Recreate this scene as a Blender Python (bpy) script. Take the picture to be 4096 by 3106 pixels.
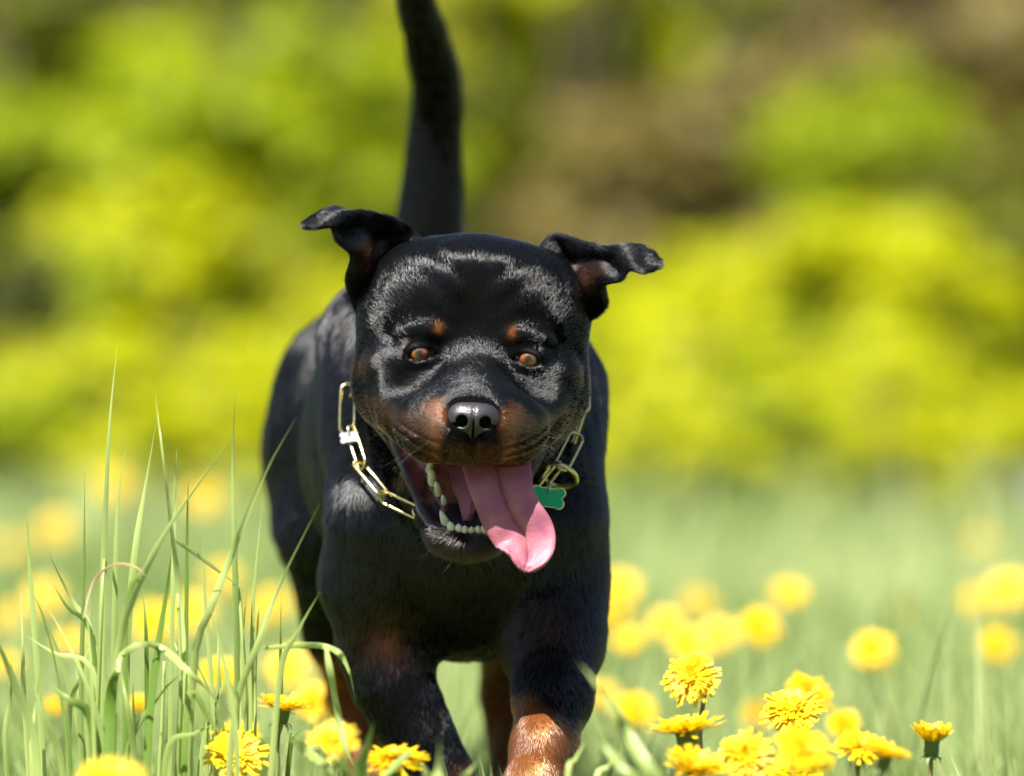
import bpy, bmesh, math, random
import numpy as np
from mathutils import Vector, Matrix

for _o in list(bpy.data.objects):
    bpy.data.objects.remove(_o, do_unlink=True)
scene = bpy.context.scene
R = math.radians

# ------------------------------------------------------------------ camera
CAM_H, CAM_D = 0.56, 5.10                      # lens height, distance to the dog's eyes
cam_data = bpy.data.cameras.new('camera')
cam_data.sensor_width = 36.0
cam_data.lens = 200.0
cam_data.clip_start = 0.1
cam_data.clip_end = 400.0
cam_data.dof.use_dof = True
cam_data.dof.focus_distance = CAM_D - 0.03
cam_data.dof.aperture_fstop = 2.5
cam = bpy.data.objects.new('camera', cam_data)
cam.location = (0.0, -CAM_D, CAM_H)
cam.rotation_euler = (R(90), 0, 0)
scene.collection.objects.link(cam)
scene.camera = cam

# ------------------------------------------------------------------ daylight
SUN_EL, SUN_AZ = 62.0, -36.0                   # azimuth measured from the camera side towards picture left
_az = R(SUN_AZ)
sun_dir = Vector((math.sin(_az) * math.cos(R(SUN_EL)), -math.cos(_az) * math.cos(R(SUN_EL)), math.sin(R(SUN_EL))))
world = bpy.data.worlds.new('World')
scene.world = world
world.use_nodes = True
_nt = world.node_tree
_bg = _nt.nodes['Background']
_sky = _nt.nodes.new('ShaderNodeTexSky')
_sky.sky_type = 'NISHITA'
_sky.sun_disc = False
_sky.sun_elevation = R(SUN_EL)
_sky.sun_rotation = math.atan2(sun_dir.x, sun_dir.y)
_sky.air_density = 1.0
_sky.dust_density = 1.2
_nt.links.new(_sky.outputs[0], _bg.inputs[0])
_bg.inputs[1].default_value = 0.05
sun_data = bpy.data.lights.new('sun', 'SUN')
sun_data.energy = 5.0
sun_data.angle = R(0.53)
sun_data.color = (1.0, 0.955, 0.88)
sun = bpy.data.objects.new('sun', sun_data)
sun.rotation_euler = sun_dir.to_track_quat('Z', 'Y').to_euler()
sun.location = (-2, -3, 6)
scene.collection.objects.link(sun)

vs = scene.view_settings
vs.view_transform = 'Standard'
vs.look = 'None'
vs.gamma = 1.0
vs.use_curve_mapping = False
vs.exposure = 1.55
scene.render.film_transparent = False
scene.cycles.max_bounces = 8
scene.cycles.transparent_max_bounces = 8
scene.cycles.use_denoising = True
try:
    scene.cycles_curves.shape = 'RIBBONS'
except Exception:
    pass

# ------------------------------------------------------------------ helpers
col = scene.collection
rng = np.random.default_rng(11)
random.seed(5)

def tag(o, label=None, cat=None, group=None, kind=None):
    if label: o['label'] = label
    if cat: o['category'] = cat
    if group: o['group'] = group
    if kind: o['kind'] = kind
    return o

def link(o, parent=None):
    col.objects.link(o)
    if parent is not None:
        o.parent = parent
    return o

def empty(name, loc=(0, 0, 0)):
    o = bpy.data.objects.new(name, None)
    o.location = loc
    o.empty_display_size = 0.05
    return link(o)

def mesh_data(name, verts, faces, mat=None, smooth=True):
    me = bpy.data.meshes.new(name)
    verts = np.asarray(verts, dtype=np.float32)
    if isinstance(faces, np.ndarray):
        nf, k = faces.shape
        me.vertices.add(len(verts))
        me.vertices.foreach_set('co', verts.ravel())
        me.loops.add(nf * k)
        me.loops.foreach_set('vertex_index', faces.astype(np.int32).ravel())
        me.polygons.add(nf)
        me.polygons.foreach_set('loop_start', np.arange(0, nf * k, k, dtype=np.int32))
        me.update(calc_edges=True)
    else:
        me.from_pydata([tuple(v) for v in verts], [], faces)
        me.update()
    if smooth:
        me.polygons.foreach_set('use_smooth', np.ones(len(me.polygons), dtype=bool))
    if mat is not None:
        me.materials.append(mat)
    return me

def mesh_obj(name, verts, faces, mat=None, parent=None, smooth=True):
    return link(bpy.data.objects.new(name, mesh_data(name, verts, faces, mat, smooth)), parent)

def vcolor(me, name, rgb):
    a = me.color_attributes.new(name, 'FLOAT_COLOR', 'POINT')
    c = np.ones((len(me.vertices), 4), dtype=np.float32)
    c[:, :3] = rgb
    a.data.foreach_set('color', c.ravel())

def vfloat(me, name, val):
    a = me.attributes.new(name, 'FLOAT', 'POINT')
    a.data.foreach_set('value', np.asarray(val, dtype=np.float32))

def new_mat(name):
    m = bpy.data.materials.new(name)
    m.use_nodes = True
    nt = m.node_tree
    b = nt.nodes['Principled BSDF']
    return m, nt, b

def node(nt, kind, **kw):
    n = nt.nodes.new(kind)
    for k, v in kw.items():
        setattr(n, k, v)
    return n

def ramp(nt, fac, stops):
    r = nt.nodes.new('ShaderNodeValToRGB')
    e = r.color_ramp.elements
    e[1].position = stops[-1][0]; e[1].color = (*stops[-1][1], 1)
    e[0].position = stops[0][0]; e[0].color = (*stops[0][1], 1)
    for p, c in stops[1:-1]:
        e.new(p).color = (*c, 1)
    nt.links.new(fac, r.inputs[0])
    return r.outputs[0]

def noise_tex(nt, scale, detail=3.0, vec='Object', rough=0.55):
    tc = nt.nodes.new('ShaderNodeTexCoord')
    n = nt.nodes.new('ShaderNodeTexNoise')
    n.inputs['Scale'].default_value = scale
    n.inputs['Detail'].default_value = detail
    n.inputs['Roughness'].default_value = rough
    nt.links.new(tc.outputs[vec], n.inputs['Vector'])
    return n

def add_bump(nt, b, height, strength=0.3, dist=0.002):
    bp = nt.nodes.new('ShaderNodeBump')
    bp.inputs['Strength'].default_value = strength
    bp.inputs['Distance'].default_value = dist
    nt.links.new(height, bp.inputs['Height'])
    nt.links.new(bp.outputs[0], b.inputs['Normal'])

def sstep(a, b, x):
    t = np.clip((x - a) / (b - a), 0, 1)
    return t * t * (3 - 2 * t)

def wnoise(p, f, seed=0):
    """cheap smooth noise in about -1..1, p in cm"""
    r = np.random.default_rng(seed)
    out = np.zeros(len(p))
    for i in range(5):
        d = r.normal(size=3)
        d /= np.linalg.norm(d)
        ff = f * (0.7 + 0.9 * r.random())
        ph = r.random() * 6.28
        e = np.cross(d, [0.3, 0.5, 0.8])
        out += np.sin(p @ d * ff + ph + 1.3 * np.sin(p @ e * ff * 0.8 + ph * 2))
    return out / 5

# photograph pixel (4096 wide) at a distance from the lens -> metres in the scene
FPX = 4096 * 200.0 / 36.0
def at(px, py, dist):
    return np.array([(px - 2048) / FPX * dist, dist - CAM_D, CAM_H - (py - 1553) / FPX * dist])
EYE = np.array([-3.39, 0.0, 59.03])           # dog space (cm): origin midway between the eyes
def dp(px, py, y=0.0):
    w = at(px, py, CAM_D + y / 100.0) * 100.0
    return w - EYE
# ------------------------------------------------------------------ implicit surfaces (cm)
def smin(a, b, k):
    if k <= 0: return np.minimum(a, b)
    h = np.maximum(k - np.abs(a - b), 0) / k
    return np.minimum(a, b) - h * h * k * 0.25

def smax(a, b, k):
    return -smin(-a, -b, k)

def ell(p, c, r, rot=None):
    q = p - np.asarray(c, dtype=np.float32)
    if rot is not None:
        q = q @ rot
    r = np.asarray(r, dtype=np.float32)
    k0 = np.sqrt(np.sum((q / r) ** 2, axis=1)) + 1e-9
    k1 = np.sqrt(np.sum((q / (r * r)) ** 2, axis=1)) + 1e-9
    return k0 * (k0 - 1.0) / k1

def sup(p, c, r, n=2.8):
    """boxy ellipsoid"""
    q = np.abs(p - np.asarray(c, dtype=np.float32)) / np.asarray(r, dtype=np.float32)
    k = np.sum(q ** n, axis=1) ** (1.0 / n)
    return (k - 1.0) * min(r)

def cone(p, a, b, ra, rb):
    a = np.asarray(a, dtype=np.float32); b = np.asarray(b, dtype=np.float32)
    ab = b - a
    t = np.clip(((p - a) @ ab) / float(ab @ ab), 0, 1)
    d = p - a - t[:, None] * ab
    return np.sqrt(np.sum(d * d, axis=1)) - (ra + (rb - ra) * t)

def chain(p, pts, k=0.6):
    d = None
    for (a, ra), (b, rb) in zip(pts[:-1], pts[1:]):
        c = cone(p, a, b, ra, rb)
        d = c if d is None else smin(d, c, k)
    return d

def rot3(rx=0, ry=0, rz=0):
    return np.array(Matrix.Rotation(R(rz), 3, 'Z') @ Matrix.Rotation(R(ry), 3, 'Y') @ Matrix.Rotation(R(rx), 3, 'X'), dtype=np.float32)

def surface_nets(f, xs, ys, zs, band=3.0, coarse=4):
    xs, ys, zs = [np.asarray(a, dtype=np.float32) for a in (xs, ys, zs)]
    n = (len(xs), len(ys), len(zs))
    ic = [np.unique(np.r_[np.arange(0, m, coarse), m - 1]) for m in n]
    G = np.stack(np.meshgrid(xs[ic[0]], ys[ic[1]], zs[ic[2]], indexing='ij'), -1).reshape(-1, 3)
    C = f(G).reshape([len(i) for i in ic])
    up = [np.clip(np.round(np.interp(np.arange(m), i, np.arange(len(i)))).astype(int), 0, len(i) - 1) for m, i in zip(n, ic)]
    F = C[np.ix_(*up)].astype(np.float32)
    near = np.nonzero(np.abs(F.ravel()) < band)[0]
    ix, iy, iz = np.unravel_index(near, n)
    vals = np.empty(len(near), dtype=np.float32)
    for s in range(0, len(near), 400000):
        e = slice(s, s + 400000)
        vals[e] = f(np.stack([xs[ix[e]], ys[iy[e]], zs[iz[e]]], -1))
    F.ravel()[near] = vals
    ins = F < 0
    c8 = [ins[a:n[0] - 1 + a, b:n[1] - 1 + b, c:n[2] - 1 + c] for a in (0, 1) for b in (0, 1) for c in (0, 1)]
    anyi = np.zeros_like(c8[0]); alli = np.ones_like(c8[0])
    for c in c8:
        anyi |= c; alli &= c
    act = np.argwhere(anyi & ~alli)
    del c8, anyi, alli
    idx = -np.ones((n[0] - 1, n[1] - 1, n[2] - 1), dtype=np.int32)
    idx[act[:, 0], act[:, 1], act[:, 2]] = np.arange(len(act))
    off = np.array([(a, b, c) for a in (0, 1) for b in (0, 1) for c in (0, 1)])
    cv = np.stack([F[act[:, 0] + o[0], act[:, 1] + o[1], act[:, 2] + o[2]] for o in off], 1)
    cp = np.stack([np.stack([xs[act[:, 0] + o[0]], ys[act[:, 1] + o[1]], zs[act[:, 2] + o[2]]], -1) for o in off], 1)
    acc = np.zeros((len(act), 3)); cnt = np.zeros(len(act))
    for i in range(8):
        for j in range(i + 1, 8):
            if np.abs(off[i] - off[j]).sum() != 1: continue
            m = (cv[:, i] < 0) != (cv[:, j] < 0)
            t = cv[m, i] / (cv[m, i] - cv[m, j])
            acc[m] += cp[m, i] + t[:, None] * (cp[m, j] - cp[m, i]); cnt[m] += 1
    V = (acc / cnt[:, None]).astype(np.float32)
    Q = []
    for ax in range(3):
        sl0 = [slice(1, -1)] * 3; sl1 = [slice(1, -1)] * 3
        sl0[ax] = slice(0, -1); sl1[ax] = slice(1, None)
        A, B = ins[tuple(sl0)], ins[tuple(sl1)]
        e = np.argwhere(A != B)
        flip = A[e[:, 0], e[:, 1], e[:, 2]]
        base = e.copy()
        for k in range(3):
            if k != ax: base[:, k] += 1
        u, v = [(1, 2), (2, 0), (0, 1)][ax]
        def g(du, dv):
            q = base.copy(); q[:, u] -= du; q[:, v] -= dv
            return idx[q[:, 0], q[:, 1], q[:, 2]]
        quad = np.stack([g(1, 1), g(0, 1), g(0, 0), g(1, 0)], 1)
        quad[~flip] = quad[~flip][:, ::-1]
        Q.append(quad)
    Q = np.concatenate(Q)
    Q = Q[(Q >= 0).all(1)]
    for _ in range(2):
        d, g = sdf_grad(f, V)
        V = V - np.clip(d, -0.3, 0.3)[:, None] * g
    return V, Q

def sdf_grad(f, V, e=0.03):
    V = V.astype(np.float32)
    d = np.empty(len(V), dtype=np.float32); g = np.empty((len(V), 3), dtype=np.float32)
    for s in range(0, len(V), 300000):
        w = V[s:s + 300000]
        d[s:s + 300000] = f(w)
        for k in range(3):
            o = np.zeros(3, dtype=np.float32); o[k] = e
            g[s:s + 300000, k] = (f(w + o) - f(w - o)) / (2 * e)
    ln = np.linalg.norm(g, axis=1) + 1e-9
    return d / np.maximum(ln, 0.3), g / ln[:, None]

def axis_grid(lo, hi, flo, fhi, fine, crude):
    return np.unique(np.round(np.r_[np.arange(lo, flo, crude), np.arange(flo, fhi, fine), np.arange(fhi, hi + crude, crude)], 4))
FINE, CRUDE, N_FUR, N_EAR = 0.22, 0.6, 560000, 18000
# meadow bands: blades, nearest, farthest, half widths, height, width, seed
GRASS = [(3500, 2.2, 4.2, 0.9, 1.1, 0.17, 0.0045, 1), (22000, 4.2, 5.8, 1.0, 1.2, 0.27, 0.0036, 2), (34000, 5.8, 9.0, 1.2, 1.6, 0.30, 0.0045, 3),
         (42000, 9.0, 13.0, 1.7, 2.3, 0.34, 0.006, 4), (46000, 13.0, 21.5, 2.3, 4.0, 0.25, 0.010, 5), (6000, 12.5, 19.0, 2.3, 3.6, 0.50, 0.009, 6), (1600, 5.6, 9.0, 1.2, 1.6, 0.46, 0.0030, 7), (2200, 9.0, 14.5, 1.7, 2.5, 0.50, 0.0045, 8), (2600, 4.5, 5.3, 1.0, 1.1, 0.31, 0.0036, 9)]
# hedge: picture point of the crown's centre, distance, half width, half height, foliage
_H = 'growing in the hedge'
SHRUBS = [
    (120, 1860, 13.4, 0.30, 0.24, 'lime', 'small lime clump at the far edge of the meadow, leftmost'),
    (650, 1880, 13.0, 0.30, 0.22, 'gold', 'small golden clump at the meadow\'s far edge behind the grass tips'),
    (2700, 1880, 13.0, 0.28, 0.22, 'gold', 'small golden clump at the meadow\'s far edge right of the collar'),
    (3250, 1870, 13.6, 0.32, 0.22, 'lime', 'small lime clump at the meadow\'s far edge in the right half'),
    (3720, 1890, 13.1, 0.26, 0.22, 'gold', 'small golden clump at the meadow\'s far edge left of the boulder'),
    (420, 1720, 14.6, 0.50, 0.34, 'gold', 'low golden shrub behind the tips of the tall grass tuft'),
    (1020, 1690, 15.0, 0.45, 0.34, 'gold', 'low golden shrub half hidden by the dog\'s flank'),
    (2520, 1740, 14.4, 0.42, 0.32, 'gold', 'low golden shrub at the meadow\'s edge right of the dog\'s neck'),
    (3000, 1690, 15.4, 0.44, 0.34, 'lime', 'low lime shrub at the meadow\'s edge in the middle right'),
    (3540, 1730, 14.6, 0.44, 0.32, 'gold', 'low golden shrub at the meadow\'s edge near the right'),
    (180, 1560, 16.5, 0.70, 0.60, 'lime', 'low bright lime-green shrub left of the dog behind the tall grass'),
    (760, 1480, 16.8, 0.75, 0.75, 'gold', 'bright golden green shrub just left of the dog\'s flank'),
    (330, 900, 18.5, 0.95, 0.75, 'lime', 'broad lime green shrub at the left above the golden ones'),
    (1050, 780, 19.0, 0.75, 0.8, 'lime', 'lime green shrub left of the raised tail'),
    (120, 300, 21.0, 1.0, 0.8, 'olive', 'olive green shrub filling the upper left corner'),
    (900, 180, 22.0, 0.9, 0.7, 'olive', 'olive green shrub at the top left of the raised tail'),
    (2150, 120, 21.0, 0.62, 0.62, 'gold', 'bright yellow shrub at the top just right of the tail'),
    (2050, 700, 20.5, 0.75, 0.5, 'olive', 'dark olive shrub behind the dog\'s head right of the tail'),
    (2800, 230, 23.0, 1.0, 0.75, 'olive', 'olive shrub in the upper middle right of the picture'),
    (2620, 880, 19.5, 0.65, 0.6, 'brown', 'brown leafed shrub right of the dog\'s ear'),
    (3450, 760, 18.0, 0.40, 0.50, 'lime', 'lime green shrub standing out at the right against brown ones'),
    (3800, 420, 20.0, 0.8, 0.9, 'brown', 'tall brown leafed shrub in the upper right corner'),
    (2600, 1480, 16.8, 0.62, 0.5, 'gold', 'bright yellow-green shrub right of the dog\'s shoulder'),
    (3350, 1500, 16.5, 0.72, 0.62, 'gold', 'broad golden green shrub at the right above the far dandelions'),
    (4020, 1250, 17.5, 0.5, 0.7, 'olive', 'dull olive shrub at the right edge above the boulder'),
    (-40, 1430, 15.4, 0.34, 0.48, 'dark', 'dark green bush at the left edge of the picture'),
    (3100, 1180, 20.0, 0.6, 0.35, 'brown', 'low brown shrub between the two bright shrubs at the right'),
]
for _k, (_x, _w) in enumerate(((-900, 'beyond the left edge'), (200, 'behind the lime shrub at the left'), (1250, 'behind the raised tail'), (2400, 'right of the tail far behind the head'), (3300, 'behind the brown shrub at the right'), (4300, 'in the upper right corner'), (5300, 'beyond the right edge'))):
    SHRUBS.append((_x, 700, 26.0, 1.5, 1.9, 'dark' if _k in (1, 5) else 'olive' if _k in (2, 0) else 'dark', 'tall dark tree at the hedge\'s back ' + _w, 'tree'))
for _k, (_x, _d, _f) in enumerate(((-1700, 18.0, 'gold'), (-3200, 19.5, 'lime'), (-4800, 21.0, 'olive'), (-6600, 20.0, 'lime'), (5000, 18.5, 'lime'), (6300, 20.0, 'gold'), (7800, 21.5, 'olive'), (9400, 20.0, 'lime'))):
    SHRUBS.append((_x, 1150, _d, 1.15, 1.2, _f, ('first', 'second', 'third', 'fourth')[_k % 4] + ' hedge shrub beyond the ' + ('left' if _x < 0 else 'right') + ' edge of the picture'))
# dandelions: picture point (2212 wide), distance, radius cm, tilt, azimuth, state, label
DANDELIONS = [
    (1712, 1535, 5.02, 2.5, 38, -10, 'open', 'sharp open dandelion in front at right, ragged petals hanging, another touching behind'),
    (1750, 1497, 5.50, 2.2, 40, 30, 'open', 'dandelion peeking out right behind the sharp ragged one'),
    (1483, 1590, 4.92, 2.9, 8, -60, 'half', 'wide dandelion seen edge-on, petals spread flat, right of the lifted foreleg'),
    (1493, 1465, 4.98, 2.3, 66, -25, 'open', 'large dandelion nodding sideways, petals towards the lens, right of the dog\'s leg'),
    (1617, 1637, 4.85, 2.3, 62, 0, 'open', 'pale yellow dandelion facing the lens near the bottom right of centre'),
    (1500, 1668, 4.80, 2.4, 25, 20, 'half', 'dandelion cut by the bottom edge below the edge-on one'),
    (1738, 1622, 4.62, 2.2, 50, 20, 'open', 'soft dandelion low at right between pale and half-hidden ones'),
    (1862, 1615, 5.30, 2.3, 30, 10, 'open', 'soft dandelion at bottom right with ragged top petals'),
    (1912, 1637, 4.70, 1.9, 15, 60, 'half', 'small dandelion seen from the side at bottom right'),
    (2013, 1610, 4.95, 2.1, 6, 30, 'shut', 'half-closed dandelion standing upright alone at bottom right'),
    (1715, 1678, 4.95, 2.2, 30, 0, 'open', 'dandelion cut by the bottom edge below the pair at right'),
    (1823, 1570, 5.75, 1.6, 50, -10, 'half', 'small orange-yellow dandelion behind the low right ones'),
    (1888, 1405, 6.35, 2.6, 60, 0, 'open', 'big round blurred dandelion alone in the middle of the right meadow'),
    (2155, 1395, 6.9, 2.5, 62, 10, 'open', 'round blurred dandelion at the right edge, the lower of two'),
    (2178, 1275, 7.3, 3.0, 60, -10, 'open', 'largest blurred dandelion at the right edge, the upper one'),
    (2112, 1298, 8.2, 2.4, 55, 0, 'open', 'dull blurred dandelion left of the largest one at the right edge'),
    (1945, 1320, 8.6, 1.8, 75, 40, 'half', 'pale oval blurred dandelion above the big round one'),
    (1705, 1283, 7.6, 2.5, 45, 0, 'open', 'blurred dandelion standing highest in the middle right'),
    (1642, 1355, 6.5, 2.6, 58, 10, 'open', 'bright round blurred dandelion, right end of the cluster beside the dog'),
    (1552, 1372, 7.0, 2.6, 55, -15, 'open', 'blurred dandelion in the middle of the cluster beside the dog'),
    (1490, 1392, 6.6, 2.5, 50, 5, 'open', 'low blurred dandelion in the middle of the cluster beside the dog'),
    (1435, 1348, 7.0, 2.3, 60, -20, 'open', 'blurred dandelion at the left end of the cluster beside the dog'),
    (1510, 1303, 8.6, 2.4, 50, 10, 'open', 'faint blurred dandelion above the cluster beside the dog'),
    (1342, 1272, 7.2, 2.7, 55, 0, 'open', 'blurred dandelion touching the dog\'s right side in the picture'),
    (1325, 1335, 7.8, 2.6, 55, 20, 'open', 'blurred dandelion half hidden by the dog\'s shoulder'),
    (1358, 1385, 6.8, 2.0, 45, -20, 'open', 'small blurred dandelion low beside the dog\'s foreleg'),
    (1375, 1535, 6.2, 2.4, 48, 15, 'open', 'soft dandelion right of the lifted foreleg behind pale blades'),
    (1637, 1548, 6.6, 2.0, 60, 0, 'half', 'pale faded dandelion behind the sharp ragged one, to its left'),
    (1298, 1505, 7.0, 2.2, 50, 0, 'open', 'blurred dandelion peeking out behind the lifted foreleg'),
    (510, 1632, 4.98, 2.5, 48, 10, 'open', 'large sharp dandelion in the tall grass at the bottom left'),
    (512, 1588, 5.5, 2.0, 30, -10, 'open', 'dandelion hidden right behind the large sharp one at bottom left'),
    (610, 1537, 4.98, 2.1, 14, 40, 'half', 'dandelion seen from the side on a grey stalk left of the hind leg'),
    (682, 1517, 5.75, 2.1, 52, 0, 'open', 'soft dandelion beside the dog\'s hind leg'),
    (717, 1602, 5.55, 2.3, 45, -10, 'open', 'soft dandelion in front of the dog\'s orange hind leg'),
    (850, 1643, 4.84, 2.5, 14, -5, 'open', 'sharp flat dandelion crossed by a blade in front of the planted foreleg'),
    (240, 1692, 4.35, 2.3, 40, 0, 'open', 'out-of-focus dandelion closest to the lens at the bottom left edge'),
    (477, 1455, 5.95, 2.2, 35, 0, 'open', 'soft dandelion between the tall grass stalks, middle left'),
    (118, 1530, 6.1, 1.3, 45, 0, 'half', 'tiny soft dandelion low at the left edge region'),
    (335, 1345, 7.0, 3.0, 60, 5, 'open', 'blurred dandelion behind the middle of the tall grass tuft'),
    (415, 1325, 7.4, 3.0, 55, 0, 'open', 'blurred dandelion behind the tall grass tuft, right of its twin'),
    (95, 1290, 7.9, 3.0, 58, 0, 'open', 'tall blurred dandelion left of the tall grass tuft'),
    (20, 1335, 8.4, 2.4, 55, 0, 'open', 'blurred dandelion cut by the left edge, upper one'),
    (15, 1435, 7.0, 1.9, 50, 0, 'open', 'blurred dandelion cut by the left edge, lower one'),
    (152, 1385, 7.0, 1.9, 50, 0, 'open', 'small blurred dandelion below the tall one at left'),
    (245, 1050, 10.6, 3.0, 55, 0, 'open', 'faint far dandelion highest at left behind the blade tips'),
    (440, 1078, 10.2, 3.2, 55, 0, 'open', 'faint far dandelion behind the crossing grass tips'),
    (120, 1145, 10.0, 3.1, 55, 0, 'open', 'faint far dandelion at far left below the dark bush'),
    (25, 1185, 10.8, 2.6, 55, 0, 'open', 'very faint far dandelion cut by the left edge'),
    (480, 1250, 8.6, 2.8, 55, 0, 'open', 'faint blurred dandelion right of the tall grass tuft'),
    (590, 1305, 7.7, 2.5, 58, 0, 'open', 'blurred dandelion just left of the dog\'s hind knee'),
    (625, 1445, 6.8, 3.0, 55, 0, 'open', 'blurred dandelion beside the dog\'s hind shank'),
    (560, 1330, 8.4, 2.2, 55, 0, 'open', 'pale blurred dandelion beside the one at the hind knee'),
    (2120, 1170, 10.5, 2.4, 55, 0, 'open', 'faintest far dandelion at right under the boulder'),
    (300, 1525, 5.8, 1.1, 40, 0, 'half', 'tiny orange dandelion bud deep in the grass tuft'),
]
# ------------------------------------------------------------------ the dog's shape (cm, dog space)
HEAD = np.array(Matrix.Rotation(R(3.0), 3, 'Y') @ Matrix.Rotation(R(2.0), 3, 'Z'), dtype=np.float32)   # head local -> dog space
def to_head(p): return p @ HEAD          # inverse of q = HEAD @ p
def from_head(q): return np.asarray(q) @ HEAD.T
EYE_X, EYE_C, EYE_R = 4.9, (4.9, 1.15, -0.1), 1.2

def cavity(q):
    cav = ell(q, (0, 1.2, -11.9), (4.0, 6.2, 3.9), rot3(rx=-30))
    cav = smin(cav, chain(q, [((6.75, 4.9, -6.9), 0.4), ((5.4, 3.2, -8.8), 0.75), ((3.8, 1.0, -11.2), 1.15), ((2.4, -2.0, -13.8), 1.3)], 0.5), 0.8)
    return smin(cav, ell(q, (0, -1.2, -14.3), (2.55, 2.7, 1.7)), 0.6)

def head_sdf(p):
    q = to_head(p).copy()
    sx = q[:, 0].copy()
    q[:, 0] = np.abs(q[:, 0])
    d = sup(q, (0, 9.6, 3.2), (8.6, 9.2, 7.9), 2.15)                       # skull
    d = smin(d, ell(q, (5.0, 9.0, 3.0), (5.7, 7.2, 6.8)), 2.0)      # temple muscle
    d = smin(d, ell(q, (6.1, 8.2, -2.3), (4.3, 5.8, 5.0)), 2.0)     # cheek
    d = smin(d, sup(q, (0, 6.0, 4.6), (7.0, 5.0, 4.7), 2.2), 2.0)   # forehead
    d = smin(d, cone(q, (6.2, 10.0, 8.0), (8.8, 9.0, 5.2), 1.7, 2.1), 1.2)   # ear bases
    d = smin(d, ell(q, (6.4, 3.6, -1.4), (3.3, 3.1, 2.0)), 1.5)     # cheek bone
    d = smin(d, ell(q, (4.3, 1.7, 1.75), (2.7, 1.9, 1.15)), 1.2)     # brow
    d = smax(d, -ell(q, (0, -1.9, 4.6), (1.2, 2.4, 4.6)), 3.0)      # frown furrow
    wr = 0.11 * np.sin(2.1 * (q[:, 2] - 0.55 * q[:, 0]) + 0.9 * np.sin(q[:, 0] * 0.9)) * np.exp(-((q[:, 0] - 3.4) / 2.6) ** 2 - ((q[:, 2] - 7.2) / 2.6) ** 2)
    d = d + wr * (q[:, 1] < 9)
    # muzzle
    d = smin(d, cone(q, (0, 3.2, -2.4), (0, -6.0, -5.3), 3.9, 2.6), 2.2)
    d = smin(d, ell(q, (0, -1.6, -6.0), (5.1, 7.0, 3.1)), 2.2)
    d = smin(d, chain(q, [((1.9, -6.5, -7.3), 2.2), ((3.5, -4.2, -7.05), 2.3), ((5.2, 0.4, -5.9), 1.95), ((6.6, 5.0, -5.0), 1.4)], 1.5), 2.6)
    d = smin(d, ell(q, (0, -6.9, -8.0), (2.4, 1.6, 1.65)), 1.2)      # under the nose
    d = smin(d, chain(q, [((4.1, -2.5, -6.2), 2.15), ((5.7, 2.5, -4.6), 2.4), ((7.0, 7.0, -3.3), 3.2)], 2.0), 2.6)     # cheek behind the lip
    d = smax(d, -ell(q, (5.9, -1.6, -3.0), (1.2, 1.1, 0.7)), 2.2)   # hollow under the eye
    d = smax(d, -ell(q, (1.02, -9.0, -6.0), (0.6, 2.3, 0.62)), 0.2)   # nostril
    # philtrum
    d = smax(d, -ell(q, (0, -9.3, -8.8), (0.10, 0.8, 1.3)), 0.5)
    # lip folds
    zl = -9.55 + 0.085 * np.maximum(q[:, 0] - 2.0, 0) ** 2
    fw = sstep(2.2, 3.4, q[:, 0]) * sstep(7.4, 6.0, q[:, 0]) * sstep(2.5, -0.5, q[:, 1])
    d = d + fw * (0.13 * np.exp(-((q[:, 2] - zl - 0.75) / 0.20) ** 2) + 0.10 * np.exp(-((q[:, 2] - zl - 1.5) / 0.20) ** 2))
    # lower jaw
    jaw = chain(q, [((6.0, 6.8, -6.8), 1.8), ((4.55, 2.7, -11.0), 1.15), ((3.2, 0.0, -14.2), 1.1), ((1.9, -2.0, -16.3), 1.15), ((0, -2.6, -16.8), 1.2)], 0.8)
    jaw = smin(jaw, ell(q, (0, -2.1, -16.8), (2.2, 1.75, 1.35)), 0.8)
    jaw = smin(jaw, ell(q, (0, 2.4, -15.2), (3.5, 4.6, 2.4)), 1.5)
    jaw = smin(jaw, ell(q, (0, 7.5, -11.2), (5.6, 5.0, 5.2)), 2.0)
    d = smin(d, jaw, 1.0)
    # mouth cavity
    cav = cavity(q)
    d = smax(d, -cav, 0.45)
    # lids
    d = smin(d, ell(q, (EYE_C[0], EYE_C[1] + 0.15, EYE_C[2]), (1.75, 1.55, 1.45)), 0.9)
    d = smax(d, -ell(q, (EYE_C[0] - 0.05, EYE_C[1] - 1.25, EYE_C[2] - 0.17), (1.18, 1.1, 0.58), rot3(ry=16)), 0.2)
    d = np.maximum(d, -ell(q, EYE_C, (1.23, 1.23, 1.23)))
    d = smax(d, -ell(q, (EYE_C[0] - 1.25, EYE_C[1] - 1.15, -0.45), (0.55, 0.5, 0.22), rot3(ry=25)), 0.3)     # tear corner
    return d

TAIL = [(np.array([-5.0, 70.0, 1.0]), 5.5), (np.array([-5.0, 75.0, 6.5]), 4.9),  (dp(1714, 926, 75), 3.9), (dp(1742, 556, 75), 3.0), (dp(1748, 370, 73), 2.8), (dp(1712, 185, 68), 2.45), (dp(1662, 0, 61), 2.05), (dp(1622, -170, 54), 1.5), (dp(1600, -290, 49), 0.9)]

_tl = np.array([[*c, r] for c, r in TAIL]); _n = len(_tl); _t = np.linspace(0, _n - 1, 22); _k = np.clip(_t.astype(int), 0, _n - 2); _f = (_t - _k)[:, None]
_a, _b, _c, _d = _tl[np.clip(_k - 1, 0, _n - 1)], _tl[_k], _tl[_k + 1], _tl[np.clip(_k + 2, 0, _n - 1)]
_tl = 0.5 * ((2 * _b) + (-_a + _c) * _f + (2 * _a - 5 * _b + 4 * _c - _d) * _f ** 2 + (-_a + 3 * _b - 3 * _c + _d) * _f ** 3)
TAIL = [(v[:3], v[3] - 0.25 * min(1.0, i / 8.0)) for i, v in enumerate(_tl)]

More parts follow.
